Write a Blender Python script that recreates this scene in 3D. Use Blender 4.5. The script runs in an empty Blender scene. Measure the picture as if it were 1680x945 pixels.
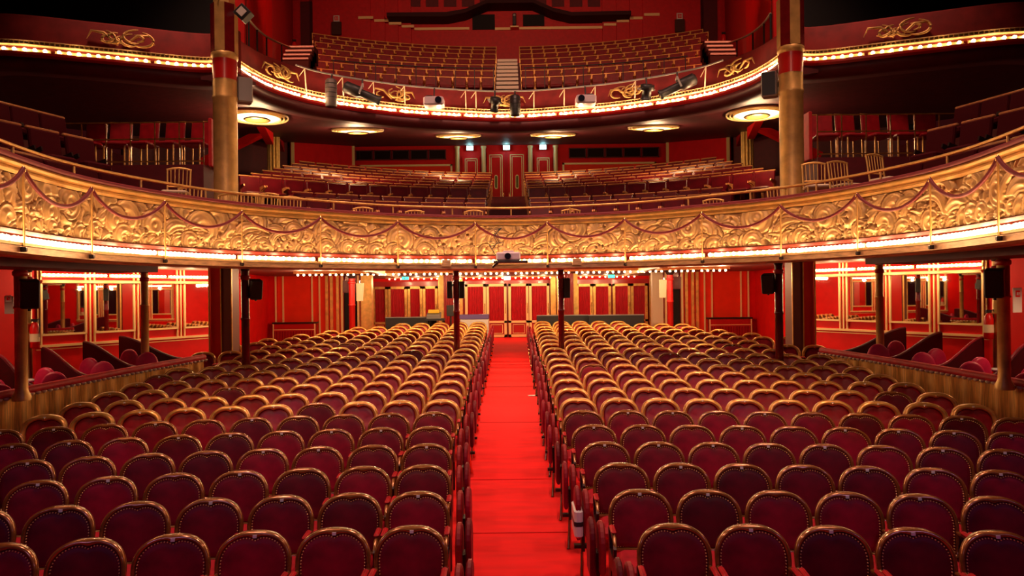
import bpy, math, random
import numpy as np
from mathutils import Vector, Matrix
random.seed(7)
S = bpy.context.scene
C = S.collection
PI = math.pi
CZ = 2.884            # eye height above the lowest floor; the floor rakes up from there

# ------------------------------------------------------------------ camera, world, exposure
cam = bpy.data.cameras.new('camera'); co = bpy.data.objects.new('camera', cam); C.objects.link(co)
co.location = (0, 0, CZ)
co.rotation_euler = (PI/2, 0, 0)
co.rotation_euler = (Matrix.Rotation(PI/2, 3, 'X') @ Matrix.Rotation(-0.0112, 3, 'Z')).to_euler()
cam.sensor_width = 36; cam.lens = 36*1163/1680
cam.shift_y = 8/1680
cam.clip_start = 0.05; cam.clip_end = 200
S.camera = co
w = bpy.data.worlds.new('world'); S.world = w; w.use_nodes = True
w.node_tree.nodes['Background'].inputs[0].default_value = (0.5, 0.05, 0.05, 1)
w.node_tree.nodes['Background'].inputs[1].default_value = 0.03
vs = S.view_settings
vs.view_transform = 'Standard'; vs.look = 'None'; vs.gamma = 1; vs.use_curve_mapping = False
vs.exposure = 0.5
cy = S.cycles
cy.use_denoising = True; cy.max_bounces = 6; cy.diffuse_bounces = 3; cy.glossy_bounces = 4
cy.transmission_bounces = 4; cy.sample_clamp_indirect = 3.0; cy.sample_clamp_direct = 0
cy.caustics_reflective = False; cy.caustics_refractive = False
cy.use_light_tree = True

def lamp(kind, loc, power, col=(1, .72, .42), size=.1, rot=None, spot=None, blend=.5, target=None, sy=None, name='lamp'):
    l = bpy.data.lights.new(name, kind); l.energy = power; l.color = col
    if kind == 'AREA':
        l.size = size
        if sy: l.shape = 'RECTANGLE'; l.size_y = sy
    else: l.shadow_soft_size = size
    if kind == 'SPOT': l.spot_size = spot; l.spot_blend = blend
    o = bpy.data.objects.new(name, l); C.objects.link(o); o.location = loc
    if target is not None:
        o.rotation_euler = (Vector(target)-Vector(loc)).to_track_quat('-Z', 'Y').to_euler()
    return o
WARM = (1, .62, .32)
# unseen fill spots added high over the stalls to brighten seats and aisle
for x, y, tx, ty, pw in ((-5, 7.0, -4, 8, 700), (5, 7.0, 4, 8, 700), (0, 8, 0, 8.5, 1300), (-5, 11, -4, 14, 700), (5, 11, 4, 14, 700), (0, 12, 0, 17, 900)):
    lamp('SPOT', (x, y, CZ+10), pw, (1, .52, .36), .35, spot=1.5, blend=.8, target=(tx, ty, 1), name='stalls_fill_light')
# stage wash, cool magenta, from the stage bars behind and above the camera
for x in (-5.5, 5.5):
    lamp('SPOT', (x, -3, CZ+5), 180, (.50, .32, 1), .25, spot=1.3, blend=.8, target=(x*.3, 6, 1), name='stage_light')
lamp('SPOT', (0, -2, CZ+7), 800, (1, .60, .40), .4, spot=1.1, blend=.7, target=(0, 14, CZ-.5), name='stage_light')
# unseen fill spots added to brighten the upper gallery and its walls
for x in (-6, 0, 6):
    lamp('SPOT', (x, 16.5, CZ+12), 1000, (1, .48, .28), .3, spot=1.7, blend=.8, target=(x*1.0, 28.5, CZ+9), name='gallery_fill_light')
for s in (-1, 1):  # red-tinted spots added to brighten the gallery side walls
    lamp('SPOT', (s*1.5, 10, CZ+12), 3000, (1, .2, .12), .3, spot=.62, blend=.7, target=(s*6.1, 17.2, CZ+9.6), name='gallery_fill_light')

# ------------------------------------------------------------------ materials
def M(name, col, rough=.5, metal=0, sheen=0, noise=0, nscale=8, bump=0, bscale=60, emis=None, es=0, stretch=None, spec=None, coat=0):
    m = bpy.data.materials.new(name); m.use_nodes = True
    nt = m.node_tree; b = nt.nodes['Principled BSDF']
    b.inputs['Base Color'].default_value = (*col, 1); b.inputs['Roughness'].default_value = rough
    b.inputs['Metallic'].default_value = metal
    if spec is not None: b.inputs['Specular IOR Level'].default_value = spec
    if coat: b.inputs['Coat Weight'].default_value = coat; b.inputs['Coat Roughness'].default_value = .15
    if sheen:
        b.inputs['Sheen Weight'].default_value = sheen; b.inputs['Sheen Roughness'].default_value = .35
        b.inputs['Sheen Tint'].default_value = (min(1, col[0]*3+.2), col[1]*2+.05, col[2]*2+.08, 1)
    if emis: b.inputs['Emission Color'].default_value = (*emis, 1); b.inputs['Emission Strength'].default_value = es
    if noise or bump:
        tc = nt.nodes.new('ShaderNodeTexCoord'); mp = nt.nodes.new('ShaderNodeMapping')
        nt.links.new(tc.outputs['Object'], mp.inputs[0])
        if stretch: mp.inputs['Scale'].default_value = stretch
    if noise:
        n = nt.nodes.new('ShaderNodeTexNoise'); n.inputs['Scale'].default_value = nscale; n.inputs['Detail'].default_value = 5
        r = nt.nodes.new('ShaderNodeMapRange'); r.inputs[1].default_value = .3; r.inputs[2].default_value = .7
        r.inputs[3].default_value = 1-noise; r.inputs[4].default_value = 1+noise
        x = nt.nodes.new('ShaderNodeVectorMath'); x.operation = 'SCALE'; x.inputs[0].default_value = col
        nt.links.new(mp.outputs[0], n.inputs['Vector']); nt.links.new(n.outputs[0], r.inputs[0])
        nt.links.new(r.outputs[0], x.inputs['Scale']); nt.links.new(x.outputs[0], b.inputs['Base Color'])
    if bump:
        n = nt.nodes.new('ShaderNodeTexNoise'); n.inputs['Scale'].default_value = bscale; n.inputs['Detail'].default_value = 3
        bm_ = nt.nodes.new('ShaderNodeBump'); bm_.inputs['Strength'].default_value = bump; bm_.inputs['Distance'].default_value = .01
        nt.links.new(mp.outputs[0], n.inputs['Vector']); nt.links.new(n.outputs[0], bm_.inputs['Height']); nt.links.new(bm_.outputs[0], b.inputs['Normal'])
    return m
m_velvet = M('red_velvet', (.205, .0012, .013), .50, sheen=.10, noise=.4, nscale=5, spec=.25)
def vary(m, lo, hi):
    nt = m.node_tree; b = nt.nodes['Principled BSDF']; inp = b.inputs['Base Color']; oi = nt.nodes.new('ShaderNodeObjectInfo')
    r = nt.nodes.new('ShaderNodeMapRange'); r.inputs[3].default_value = lo; r.inputs[4].default_value = hi
    x = nt.nodes.new('ShaderNodeVectorMath'); x.operation = 'SCALE'
    if inp.links: nt.links.new(inp.links[0].from_socket, x.inputs[0])
    else: x.inputs[0].default_value = inp.default_value[:3]
    nt.links.new(oi.outputs['Random'], r.inputs[0]); nt.links.new(r.outputs[0], x.inputs['Scale']); nt.links.new(x.outputs[0], inp)
vary(m_velvet, .45, 1.5)
m_velvet2 = M('crimson_velvet', (.34, .005, .012), .42, sheen=.2, noise=.35, nscale=6, spec=.5)
m_pad = M('scarlet_velvet', (.55, .008, .012), .6, sheen=.4, noise=.2)
m_jump = M('jump_seat_velvet', (.32, .004, .008), .6, sheen=.1)
m_seatred = M('seat_velvet', (.50, .004, .02), .6, sheen=.4, noise=.2)
m_wood = M('gilded_brown_wood', (.33, .12, .026), .2, metal=.5, noise=.35, nscale=10, coat=.8)
m_woodg = M('gilded_wood', (.76, .38, .085), .28, metal=.55, noise=.3, nscale=9, coat=.4)
m_brass = M('brass', (.85, .55, .22), .25, metal=1)
m_stud = M('bright_brass_nails', (1, .52, .17), .3, metal=.45)
m_gold = M('gold_paint', (.80, .46, .13), .38, metal=.55, noise=.2, nscale=6)
m_relief = M('gilded_plaster', (.66, .40, .15), .42, metal=.35, noise=.25, nscale=4)
m_goldtrim = M('gold_trim', (.95, .68, .30), .45, metal=.15)
m_goldcol = M('patinated_gold', (.68, .40, .12), .42, metal=.45, noise=.25, nscale=4, bump=.3, bscale=20)
m_iron = M('dark_iron', (.035, .02, .018), .4, metal=.6)
m_darkmet = M('black_metal', (.02, .018, .02), .45)
m_grey = M('grey_metal', (.35, .32, .30), .45, metal=.3)
m_dgrey = M('dull_grey_metal', (.13, .10, .09), .5, metal=.3)
m_white = M('white_plastic', (.75, .70, .66), .4)
m_proj = M('lilac_plastic', (.62, .50, .58), .4)
m_lens = M('lens_glass', (.01, .01, .02), .05)
m_wallred = M('red_wall_paint', (.74, .006, .005), .55, noise=.08, nscale=3, spec=.2)
m_wallor = M('vermilion_panel', (.92, .035, .008), .55, noise=.06, nscale=3, spec=.2)
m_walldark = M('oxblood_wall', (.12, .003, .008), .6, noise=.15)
m_wallup = M('crimson_gallery_wall', (.60, .003, .008), .55, noise=.1)
m_fascia = M('oxblood_fascia', (.26, .012, .010), .75, noise=.25, nscale=4)
m_lint = M('dark_lintel', (.035, .001, .003), .8)
m_black = M('unlit_black', (.006, .004, .004), .8)  # near-black colour stands in for the darkness of unlit walls and void
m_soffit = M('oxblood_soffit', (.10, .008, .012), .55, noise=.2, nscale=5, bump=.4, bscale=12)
m_carpet = M('scarlet_carpet', (.92, .004, .004), .9, noise=.12, nscale=1.5, stretch=(1, 6, 1), bump=.3, bscale=90)
m_dark_velvet = M('dark_maroon_velvet', (.055, .0006, .004), .8, spec=.1)
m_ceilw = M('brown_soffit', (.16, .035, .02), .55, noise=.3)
m_band = M('brown_gold_band', (.62, .36, .17), .38, metal=.4, noise=.35, nscale=6, stretch=(1, 1, 5))
m_mirror = M('mirror_glass', (.86, .80, .74), .015, metal=1)
m_curtain = M('red_curtain', (.50, .004, .014), .55, sheen=.2, noise=.35, nscale=14, stretch=(6, 1, .3))
m_drape = M('gold_pleated_panel', (.66, .31, .055), .45, metal=.3, noise=.4, nscale=12, stretch=(4, 4, .25))
m_colred = M('dark_red_column_paint', (.16, .006, .008), .25, noise=.2, coat=.3)
m_colred2 = M('red_column_paint', (.55, .012, .01), .3, coat=.3)
m_bulb = M('lit_bulb', (1, .8, .5), .4, emis=(1, .72, .36), es=10)
m_tray = M('ring_light_glass', (1, .8, .5), .4, emis=(1, .70, .34), es=3)
m_trough = M('gilded_light_trough', (.95, .62, .25), .3, metal=.4)
m_exit = M('lit_exit_sign', (.7, 1, 1), .4, emis=(.45, 1, .95), es=4)
m_exitg = M('green_exit_sign', (.1, .8, .5), .4, emis=(.05, .9, .55), es=1.6)
m_rope = M('crimson_rope', (.17, .003, .012), .6, sheen=.5)
m_step = M('pale_step_nosing', (.95, .85, .68), .5)
m_dkstep = M('brown_step', (.06, .010, .005), .7)
m_red = M('signal_red', (.75, .01, .01), .35)
m_yellow = M('yellow_plastic', (.85, .55, .03), .4)
m_purple = M('violet_board', (.16, .10, .30), .4)
m_wwood = M('red_lacquer', (.45, .008, .008), .3, coat=.3)
m_dkred = M('dark_red_lacquer', (.15, .012, .006), .4)
m_cream = M('cream_paint', (.80, .62, .40), .5)
m_glassdk = M('dark_window_glass', (.02, .008, .006), .08)
m_glassol = M('olive_door_glass', (.16, .13, .02), .2)
for mm in (m_bulb, m_tray, m_exit, m_exitg):
    mm.cycles.emission_sampling = 'NONE'

# ------------------------------------------------------------------ mesh helpers
class MB:
    def __init__(s): s.v = []; s.f = []; s.sm = []
    def add(s, v, f, smooth=False):
        o = len(s.v); s.v += [tuple(p) for p in v]; s.f += [tuple(i+o for i in q) for q in f]; s.sm += [smooth]*len(f); return s
    def box(s, c, d, rz=0, rx=0, ry=0, bev=0):
        hx, hy, hz = d[0]/2, d[1]/2, d[2]/2
        R = Matrix.Rotation(rz, 3, 'Z') @ Matrix.Rotation(rx, 3, 'X') @ Matrix.Rotation(ry, 3, 'Y')
        if bev:
            b = min(bev, hx*.9, hy*.9, hz*.9)
            lay = []
            for z, i in ((-hz, b), (-hz+b, 0), (hz-b, 0), (hz, b)):
                x, y = hx-i, hy-i; k = b
                lay.append([(-x+k, -y, z), (x-k, -y, z), (x, -y+k, z), (x, y-k, z), (x-k, y, z), (-x+k, y, z), (-x, y-k, z), (-x, -y+k, z)])
            v = [tuple(R @ Vector(p)+Vector(c)) for l in lay for p in l]
            f = [tuple(range(7, -1, -1)), tuple(range(24, 32))]
            for a in range(3):
                for i in range(8):
                    j = (i+1) % 8; f.append((a*8+i, a*8+j, a*8+8+j, a*8+8+i))
            return s.add(v, f)
        v = [tuple(R @ Vector((x, y, z))+Vector(c)) for z in (-hz, hz) for x, y in ((-hx, -hy), (hx, -hy), (hx, hy), (-hx, hy))]
        return s.add(v, [(3, 2, 1, 0), (4, 5, 6, 7), (0, 1, 5, 4), (1, 2, 6, 5), (2, 3, 7, 6), (3, 0, 4, 7)])
    def tube(s, pts, r, n=8, closed=False, cap=True):
        pts = [Vector(p) for p in pts]; N = len(pts); v = []
        rs = r if hasattr(r, '__len__') else [r]*N
        up = Vector((0, 0, 1))
        for i, p in enumerate(pts):
            if closed: t = pts[(i+1) % N]-pts[i-1]
            else: t = pts[min(i+1, N-1)]-pts[max(i-1, 0)]
            t.normalize()
            a = t.cross(up)
            if a.length < .05: a = t.cross(Vector((1, 0, 0)))
            a.normalize(); b = a.cross(t)
            for k in range(n):
                an = 2*PI*k/n; v.append(p+(a*math.cos(an)+b*math.sin(an))*rs[i])
        f = []
        for i in range(N if closed else N-1):
            j = (i+1) % N
            for k in range(n): f.append((i*n+k, i*n+(k+1) % n, j*n+(k+1) % n, j*n+k))
        s.add(v, f, True)
        if cap and not closed: s.add(v[:n], [tuple(range(n-1, -1, -1))]); s.add(v[-n:], [tuple(range(n))])
        return s
    def lathe(s, prof, c=(0, 0, 0), n=16, smooth=True, axis='Z'):
        v = []
        for r, z in prof:
            for k in range(n):
                a = 2*PI*k/n; x, y = r*math.cos(a), r*math.sin(a)
                p = (x, y, z) if axis == 'Z' else ((x, z, y) if axis == 'Y' else (z, x, y))
                v.append((p[0]+c[0], p[1]+c[1], p[2]+c[2]))
        f = []
        for i in range(len(prof)-1):
            for k in range(n): f.append((i*n+k, i*n+(k+1) % n, (i+1)*n+(k+1) % n, (i+1)*n+k))
        s.add(v, f, smooth)
        if prof[0][0] > 1e-4: s.add(v[:n], [tuple(range(n-1, -1, -1))])
        if prof[-1][0] > 1e-4: s.add(v[-n:], [tuple(range(n))])
        return s
    def sweep(s, path, prof, closed=True, smooth=True):
        """path [(x,y)] in plan, prof [(d,z)], d towards the house (right-hand normal)"""
        N = len(path); m = len(prof); v = []
        for i, (x, y) in enumerate(path):
            a = path[max(i-1, 0)]; b = path[min(i+1, N-1)]
            tx, ty = b[0]-a[0], b[1]-a[1]; L = math.hypot(tx, ty) or 1
            nx, ny = ty/L, -tx/L
            for d, z in prof: v.append((x+nx*d, y+ny*d, z))
        f = []
        for i in range(N-1):
            for k in range(m if closed else m-1):
                l = (k+1) % m; f.append((i*m+k, i*m+l, (i+1)*m+l, (i+1)*m+k))
        s.add(v, f, smooth)
        if closed: s.add(v[:m], [tuple(range(m-1, -1, -1))]); s.add(v[-m:], [tuple(range(m))])
        return s
    def poly(s, pts): return s.add(pts, [tuple(range(len(pts)))])
    def prism(s, outline, axis, a, b):
        """outline 2-D, extruded from a to b along axis"""
        def P(u, v, w): return {'X': (w, u, v), 'Y': (u, w, v), 'Z': (u, v, w)}[axis]
        n = len(outline)
        v = [P(u, q, a) for u, q in outline]+[P(u, q, b) for u, q in outline]
        f = [tuple(range(n-1, -1, -1)), tuple(range(n, 2*n))]+[(i, (i+1) % n, n+(i+1) % n, n+i) for i in range(n)]
        return s.add(v, f)
    def mesh(s, name, mat):
        me = bpy.data.meshes.new(name); me.from_pydata(s.v, [], s.f)
        me.polygons.foreach_set('use_smooth', s.sm)
        if mat: me.materials.append(mat)
        me.update(); return me
    def xf(s, fn): s.v = [tuple(fn(Vector(p))) for p in s.v]; return s
    def build(s, name, mat, parent=None, loc=None, rz=0):
        o = bpy.data.objects.new(name, s.mesh(name, mat)); C.objects.link(o)
        if parent: o.parent = parent
        if loc: o.location = loc
        if rz: o.rotation_euler[2] = rz
        return o
def tag(o, label=None, cat=None, group=None, kind=None):
    if label: o['label'] = label
    if cat: o['category'] = cat
    if group: o['group'] = group
    if kind: o['kind'] = kind
    return o
def empty(name, loc=(0, 0, 0), rz=0, label=None, cat=None, group=None):
    o = bpy.data.objects.new(name, None); C.objects.link(o); o.location = loc; o.rotation_euler[2] = rz
    o.empty_display_size = .05
    return tag(o, label, cat, group)
KIDS = {}
def copy_tree(o, parent=None, loc=None, rz=None, skip=()):
    c = o.copy(); C.objects.link(c)
    if parent: c.parent = parent
    if loc is not None: c.location = loc
    if rz is not None: c.rotation_euler[2] = rz
    ks = KIDS.get(o.name)
    if ks is None: ks = KIDS[o.name] = list(o.children)
    for ch in ks:
        if ch.name.split('.')[0] in skip: continue
        copy_tree(ch, c)
    return c
def struct(o, label=None): o['kind'] = 'structure'; return o
def cr(pts, n=12):
    """Catmull-Rom through the points"""
    P = [pts[0]]+list(pts)+[pts[-1]]; out = []
    for i in range(1, len(P)-2):
        p0, p1, p2, p3 = (np.array(P[j], float) for j in (i-1, i, i+1, i+2))
        for k in range(n):
            t = k/n
            out.append(tuple(.5*((2*p1)+(-p0+p2)*t+(2*p0-5*p1+4*p2-p3)*t*t+(-p0+3*p1-3*p2+p3)*t**3)))
    out.append(tuple(map(float, pts[-1]))); return out
def resample(path, step=None, n=None):
    P = np.array(path); d = np.r_[0, np.cumsum(np.hypot(*(P[1:]-P[:-1]).T))]
    n = n or max(2, int(round(d[-1]/step)))
    t = np.linspace(0, d[-1], n+1)
    return list(zip(np.interp(t, d, P[:, 0]), np.interp(t, d, P[:, 1])))
def offset(path, d):
    out = []; N = len(path)
    for i, (x, y) in enumerate(path):
        a = path[max(i-1, 0)]; b = path[min(i+1, N-1)]
        tx, ty = b[0]-a[0], b[1]-a[1]; L = math.hypot(tx, ty) or 1
        out.append((x+ty/L*d, y-tx/L*d))
    return out
def px(x, y, Y):
    """point at depth Y seen at photo pixel (x, y)"""
    dx, dy = x-840, y-480
    ux, uy = dx-dy*.0112, dy+dx*.0112
    return Vector((ux/1163*Y, Y, CZ-uy/1163*Y))
ORD = ['front', 'second', 'third', 'fourth', 'fifth', 'sixth', 'seventh', 'eighth', 'ninth', 'tenth', 'eleventh', 'twelfth', 'thirteenth', 'fourteenth', 'fifteenth', 'sixteenth', 'seventeenth', 'eighteenth', 'nineteenth', 'twentieth', 'twenty-first', 'twenty-second', 'twenty-third']
ORDN = ['first']+ORD[1:]
def side(s): return 'left' if s < 0 else 'right'
def floorZ(Y): return .0536*min(max(Y, 0), 21)
H = lambda h: CZ+h

# ------------------------------------------------------------------ floor, aisle
f = MB()
ys = [-2, 0, 4, 8, 12, 16, 21, 29.5]
for a, b in zip(ys, ys[1:]):
    f.poly([(-11.2, a, floorZ(a)), (11.2, a, floorZ(a)), (11.2, b, floorZ(b)), (-11.2, b, floorZ(b))])
struct(f.build('floor', m_carpet))
f = MB()
for i, Y in enumerate([6.0, 7.35, 9.1, 12.2, 15.5, 18.6]):
    Z = floorZ(Y)+.004
    f.box((.0, Y, Z), (1.15, .008, .006))
struct(f.build('trim_1', M('carpet_seam', (.60, .006, .006), .9)))
tag(MB().box((0, 0, 0), (.22, .14, .006), bev=.002).build('floor_marker', m_white, None, px(862, 629, 14.5)+Vector((0, 0, .0)), .2), 'small white marker lying on the red aisle carpet', 'marker')
bpy.data.objects['floor_marker'].location.z = floorZ(14.5)+.004; bpy.data.objects['floor_marker'].location.x = .42

# ------------------------------------------------------------------ stalls armchair
def arch(a, b, z0, zb, n=2.35, N=26, ab=None, notch=0):
    ab = ab or a*.95; pts = []
    for k in range(4): t = k/4; pts.append((-(ab+(a-ab)*t), zb+(z0-zb)*t))
    for k in range(N+1):
        th = PI-PI*k/N; c_, s_ = math.cos(th), math.sin(th)
        x = a*math.copysign(abs(c_)**(2/n), c_); z = z0+b*abs(s_)**(2/n)
        if notch: z -= notch*math.exp(-(x/.035)**2)
        pts.append((x, z))
    for k in range(3, -1, -1): t = k/4; pts.append(((ab+(a-ab)*t), zb+(z0-zb)*t))
    return pts
def lean(p):
    y = p.y+.035*(1-(p.x/.25)**2)+(p.z-.45)*.20
    return Vector((p.x, y, p.z))
def make_chair(rear):
    root = empty('stalls_armchair')
    W = .055 if rear else .031
    out = arch(.264, .225, .71, .47, 2.55); inn = arch(.264-W, .225-W, .71, .47+W*.9, 2.55, notch=.024, ab=.264*.95-W)
    # frame: ring of cross-sections between outer and inner outline
    def ring(closed_bottom=True):
        m = MB(); n = len(out); v = []
        for (ox, oz), (ix, iz) in zip(out, inn):
            mx, mz = (ox+ix)/2, (oz+iz)/2
            fr = .030 if rear else .022
            bk = .052 if rear else .022
            for u, yy in ((0, bk), (0, -fr*.35), (.22, -fr*.9), (.5, -fr*1.15), (.8, -fr*.85), (1, -fr*.2), (1, bk)):
                v.append((ox+(ix-ox)*u, yy, oz+(iz-oz)*u))
        fc = []; k = 7
        for i in range(n):
            j = (i+1) % n
            for q in range(k): fc.append((i*k+q, j*k+q, j*k+(q+1) % k, i*k+(q+1) % k))
        m.add(v, fc, True); return m
    ring().xf(lean).build('backrest_frame', m_woodg if rear else m_wood, root)
    # cushion
    m = MB(); cz = .68; v = []; n = len(inn); rings = [(1.02, .012), (1.0, -.004), (.93, -.018), (.78, -.024), (.5, -.030), (.2, -.033)]
    for s_, y in rings:
        for x, z in inn:
            yy = y
            if rear: yy = y+.026 - .028*max(0, min(1, (.74-z)/.2))
            v.append((x*s_, yy, cz+(z-cz)*s_))
    fc = []
    for r_ in range(len(rings)-1):
        for i in range(n): j = (i+1) % n; fc.append((r_*n+i, r_*n+j, (r_+1)*n+j, (r_+1)*n+i))
    fc.append(tuple((len(rings)-1)*n+i for i in range(n)))
    m.add(v, fc, True)
    m.xf(lean).build('backrest', m_velvet2 if rear else m_velvet, root)
    # plain back board
    MB().prism([(x*.98, z) for x, z in out], 'Y', (.048 if rear else .018), (.056 if rear else .026)).xf(lean).build('back_board', m_iron, root)
    if not rear:
        m = MB(); P = resample([(x*.965, .70+(z-.70)*.965) for x, z in inn]+[(inn[0][0]*.965, .70+(inn[0][1]-.70)*.965)], .021)
        for x, z in P[:-1]:
            r = .0062
            m.add([(x-r, -.016, z), (x, -.016, z-r), (x+r, -.016, z), (x, -.016, z+r), (x, -.031, z)], [(0, 1, 4), (1, 2, 4), (2, 3, 4), (3, 0, 4)], True)
        m.xf(lean).build('nail_stud_trim', m_stud, root)
    else:
        MB().lathe([(0, -.016), (.010, -.012), (.013, 0)], n=8, axis='Y', c=(0, -.030, .895)).xf(lean).build('crest_boss', m_brass, root)
    MB().box((0, -.20, .44), (.43, .42, .10), bev=.035).build('seat', m_seatred, root)
    for s in (-1, 1):
        arm = MB().tube([(s*.246, .06, .66), (s*.248, -.08, .675), (s*.248, -.24, .655), (s*.246, -.30, .60)], [.016, .018, .018, .014], 7).build('armrest', m_wood, root)
        MB().box((s*.248, -.13, .692), (.042, .18, .028), bev=.012).build('arm_pad', m_pad, arm)
        MB().prism([(.06, 0), (.10, .64), (.03, .66), (-.02, .50), (-.26, .50), (-.29, .62), (-.33, .60), (-.30, .40), (-.10, .36), (-.04, .0)], 'X', s*.250-.012, s*.250+.012).build('leg', m_iron, root)
    pl = MB().box((0, -.03, .905), (.027, .006, .020)).xf(lean).build('number_plate', m_white, root)
    return root
front0 = make_chair(False); rear0 = make_chair(True)
RX = [1.13, 1.03, .99, .94, .915, .87, .875, .86, .86, .87, .88, .89, .89, .88, .86, .87, .88, .88, .88, .88, .88, .88]
LX = [.74, .79, .84, .90, .955, .99, .975, .98, 1.0, 1.0, 1.02, 1.03, 1.02, 1.0, 1.0, 1.0, 1.0, 1.0, 1.0, 1.0, 1.0, 1.0]
LIM = [4.4, 4.9, 5.4, 5.9, 6.1, 6.1, 6.1, 6.05, 6.0, 6.0, 6.0, 6.0, 6.3, 6.6, 6.8, 6.9, 6.7, 6.3, 5.7, 5.2, 4.8, 3.5]
spots = []
for k in range(22):
    Y0 = 5+.75*k
    for s, X0 in ((-1, LX[k]), (1, RX[k])):
        x = X0; j = 0
        while x < LIM[k]:
            c_ = .020
            y = Y0-c_*(x*x-.8)
            th = math.atan(-2*c_*x)
            bx_ = float(np.interp(y, [6.0, 7.6, 9.2, 11.0, 12.7, 13.9], [7.05, 6.98, 6.85, 6.62, 6.32, 6.05]))-.36 if y < 14.1 else 9
            if x < bx_ and not (15.1 < y+.1 < 16.2 and x > 5.75): spots.append((k, s, j, s*x, y, th*s))
            x += .55*math.cos(th)*(1.0+(.008*min(j, 6) if k < 3 and s < 0 else 0)); j += 1
spots.sort(key=lambda t: (t[0], abs(t[3])))
NIND = 300
ROWKINDS = [0]*5+[1]*30
def is_front(k, s, j): return k < (6 if j > 1 else 6)
proto = {}
used = {False: False, True: False}
rest = []
for n, (k, s, j, x, y, th) in enumerate(spots):
    loc = (x, y, floorZ(y)); rear = not is_front(k, s, j)
    if (k*7+j*3+(s > 0)) % 23 == 5 and k > 5: rear = False
    src = rear0 if rear else front0
    if n < NIND:
        skip = () if random.random() < .6 else ('number_plate',)
        o = copy_tree(src, None, loc, th+random.uniform(-.02, .02), skip=skip)
        tag(o, f"red velvet armchair in the {ORD[k]} row of {side(s)} stalls block, {ORDN[j]} from centre aisle", 'armchair', 'velvet armchairs in the stalls')
    else: rest.append((rear, loc, th))
# everything beyond the nearest 300 is one mass
def merge(src, places, name, label):
    allv = []; allf = []; mi = []; sm = []; mats = []; off = 0
    parts = []
    def rec(o):
        if o.type == 'MESH':
            me = o.data; v = np.array([vv.co for vv in me.vertices]); parts.append((v, [tuple(p.vertices) for p in me.polygons], me.materials[0], [p.use_smooth for p in me.polygons]))
        for c in o.children: rec(c)
    rec(src)
    for loc, th in places:
        R = np.array([[math.cos(th), -math.sin(th), 0], [math.sin(th), math.cos(th), 0], [0, 0, 1]])
        for v, fs, mt, ss in parts:
            if mt not in mats: mats.append(mt)
            allv.append(v@R.T+np.array(loc)); allf += [tuple(i+off for i in q) for q in fs]; mi += [mats.index(mt)]*len(fs); sm += ss; off += len(v)
    me = bpy.data.meshes.new(name); me.from_pydata(np.concatenate(allv).tolist(), [], allf)
    for mt in mats: me.materials.append(mt)
    me.polygons.foreach_set('material_index', mi); me.polygons.foreach_set('use_smooth', sm); me.update()
    o = bpy.data.objects.new(name, me); C.objects.link(o)
    return tag(o, label, 'armchairs', None, 'stuff')
merge(rear0, [(l, t) for r, l, t in rest], 'distant_stalls_armchairs', 'mass of gilt-framed red armchairs filling the rearmost stalls rows under the balcony')
def kill(o):
    for c in list(o.children): kill(c)
    bpy.data.objects.remove(o)
kill(front0); kill(rear0); KIDS.clear()

# folding jump seats along the aisle
def slab(cx, top, h, th=.05, d=.34):
    pts = []
    for k in range(13): a = PI*k/12; pts.append((math.cos(a)*d/2, top-.17+math.sin(a)*.17))
    pts += [(-d/2+.03, top-h), (d/2-.03, top-h)]
    m = MB(); n = len(pts); v = []
    for u, sc in ((-th/2, .90), (-th/2+.012, 1), (th/2-.012, 1), (th/2, .90)):
        for y, z in pts: v.append((cx+u, y*sc, (top-h/2)+(z-(top-h/2))*sc))
    f = [tuple(range(n)), tuple(range(4*n-1, 3*n-1, -1))]
    for r in range(3):
        for i in range(n): j = (i+1) % n; f.append((r*n+i, (r+1)*n+i, (r+1)*n+j, r*n+j))
    return m.add(v, f, False)
jump0 = empty('folding_aisle_chair')
slab(0, .83, .44, .045, .30).build('backrest', m_velvet, jump0)
slab(.075, .80, .38, .05, .30).build('seat', m_jump, jump0)
MB().box((.045, 0, .42), (.03, .12, .30)).box((.04, 0, .30), (.14, .05, .03)).build('hinge_bracket', m_iron, jump0)
MB().tube([(.04, 0, .32), (.03, -.05, .16), (.02, -.10, .0)], [.014, .012, .02], 6).tube([(.04, 0, .30), (.05, .08, .0)], .012, 6).build('leg', m_brass, jump0)
for k in range(22):
    Y0 = 5+.75*k-.22
    for s, X0 in ((-1, LX[k]), (1, RX[k])):
        xi = X0-.30-.135
        if s < 0: o = copy_tree(jump0, None, (-xi, Y0, floorZ(Y0)), PI)
        else: o = copy_tree(jump0, None, (xi, Y0, floorZ(Y0)), 0)
        if s < 0: o.location.x = -xi
        tag(o, f"folded red jump seat at the aisle end of the {ORD[k]} row, {side(s)} block", 'jump seat', 'folding seats along the aisle')
kill(jump0)
tw = MB().box((0, 0, 0), (.075, .33, .25), bev=.02).build('tape_wrap', m_white, None, (RX[2]-.435, 6.28, floorZ(6.28)+.54))
tag(tw, 'white and black tape wrapped round the folded jump seat of the third right row', 'tape')
MB().box((0, 0, .0), (.080, .335, .075), bev=.02).build('black_band', m_darkmet, tw)

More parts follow.
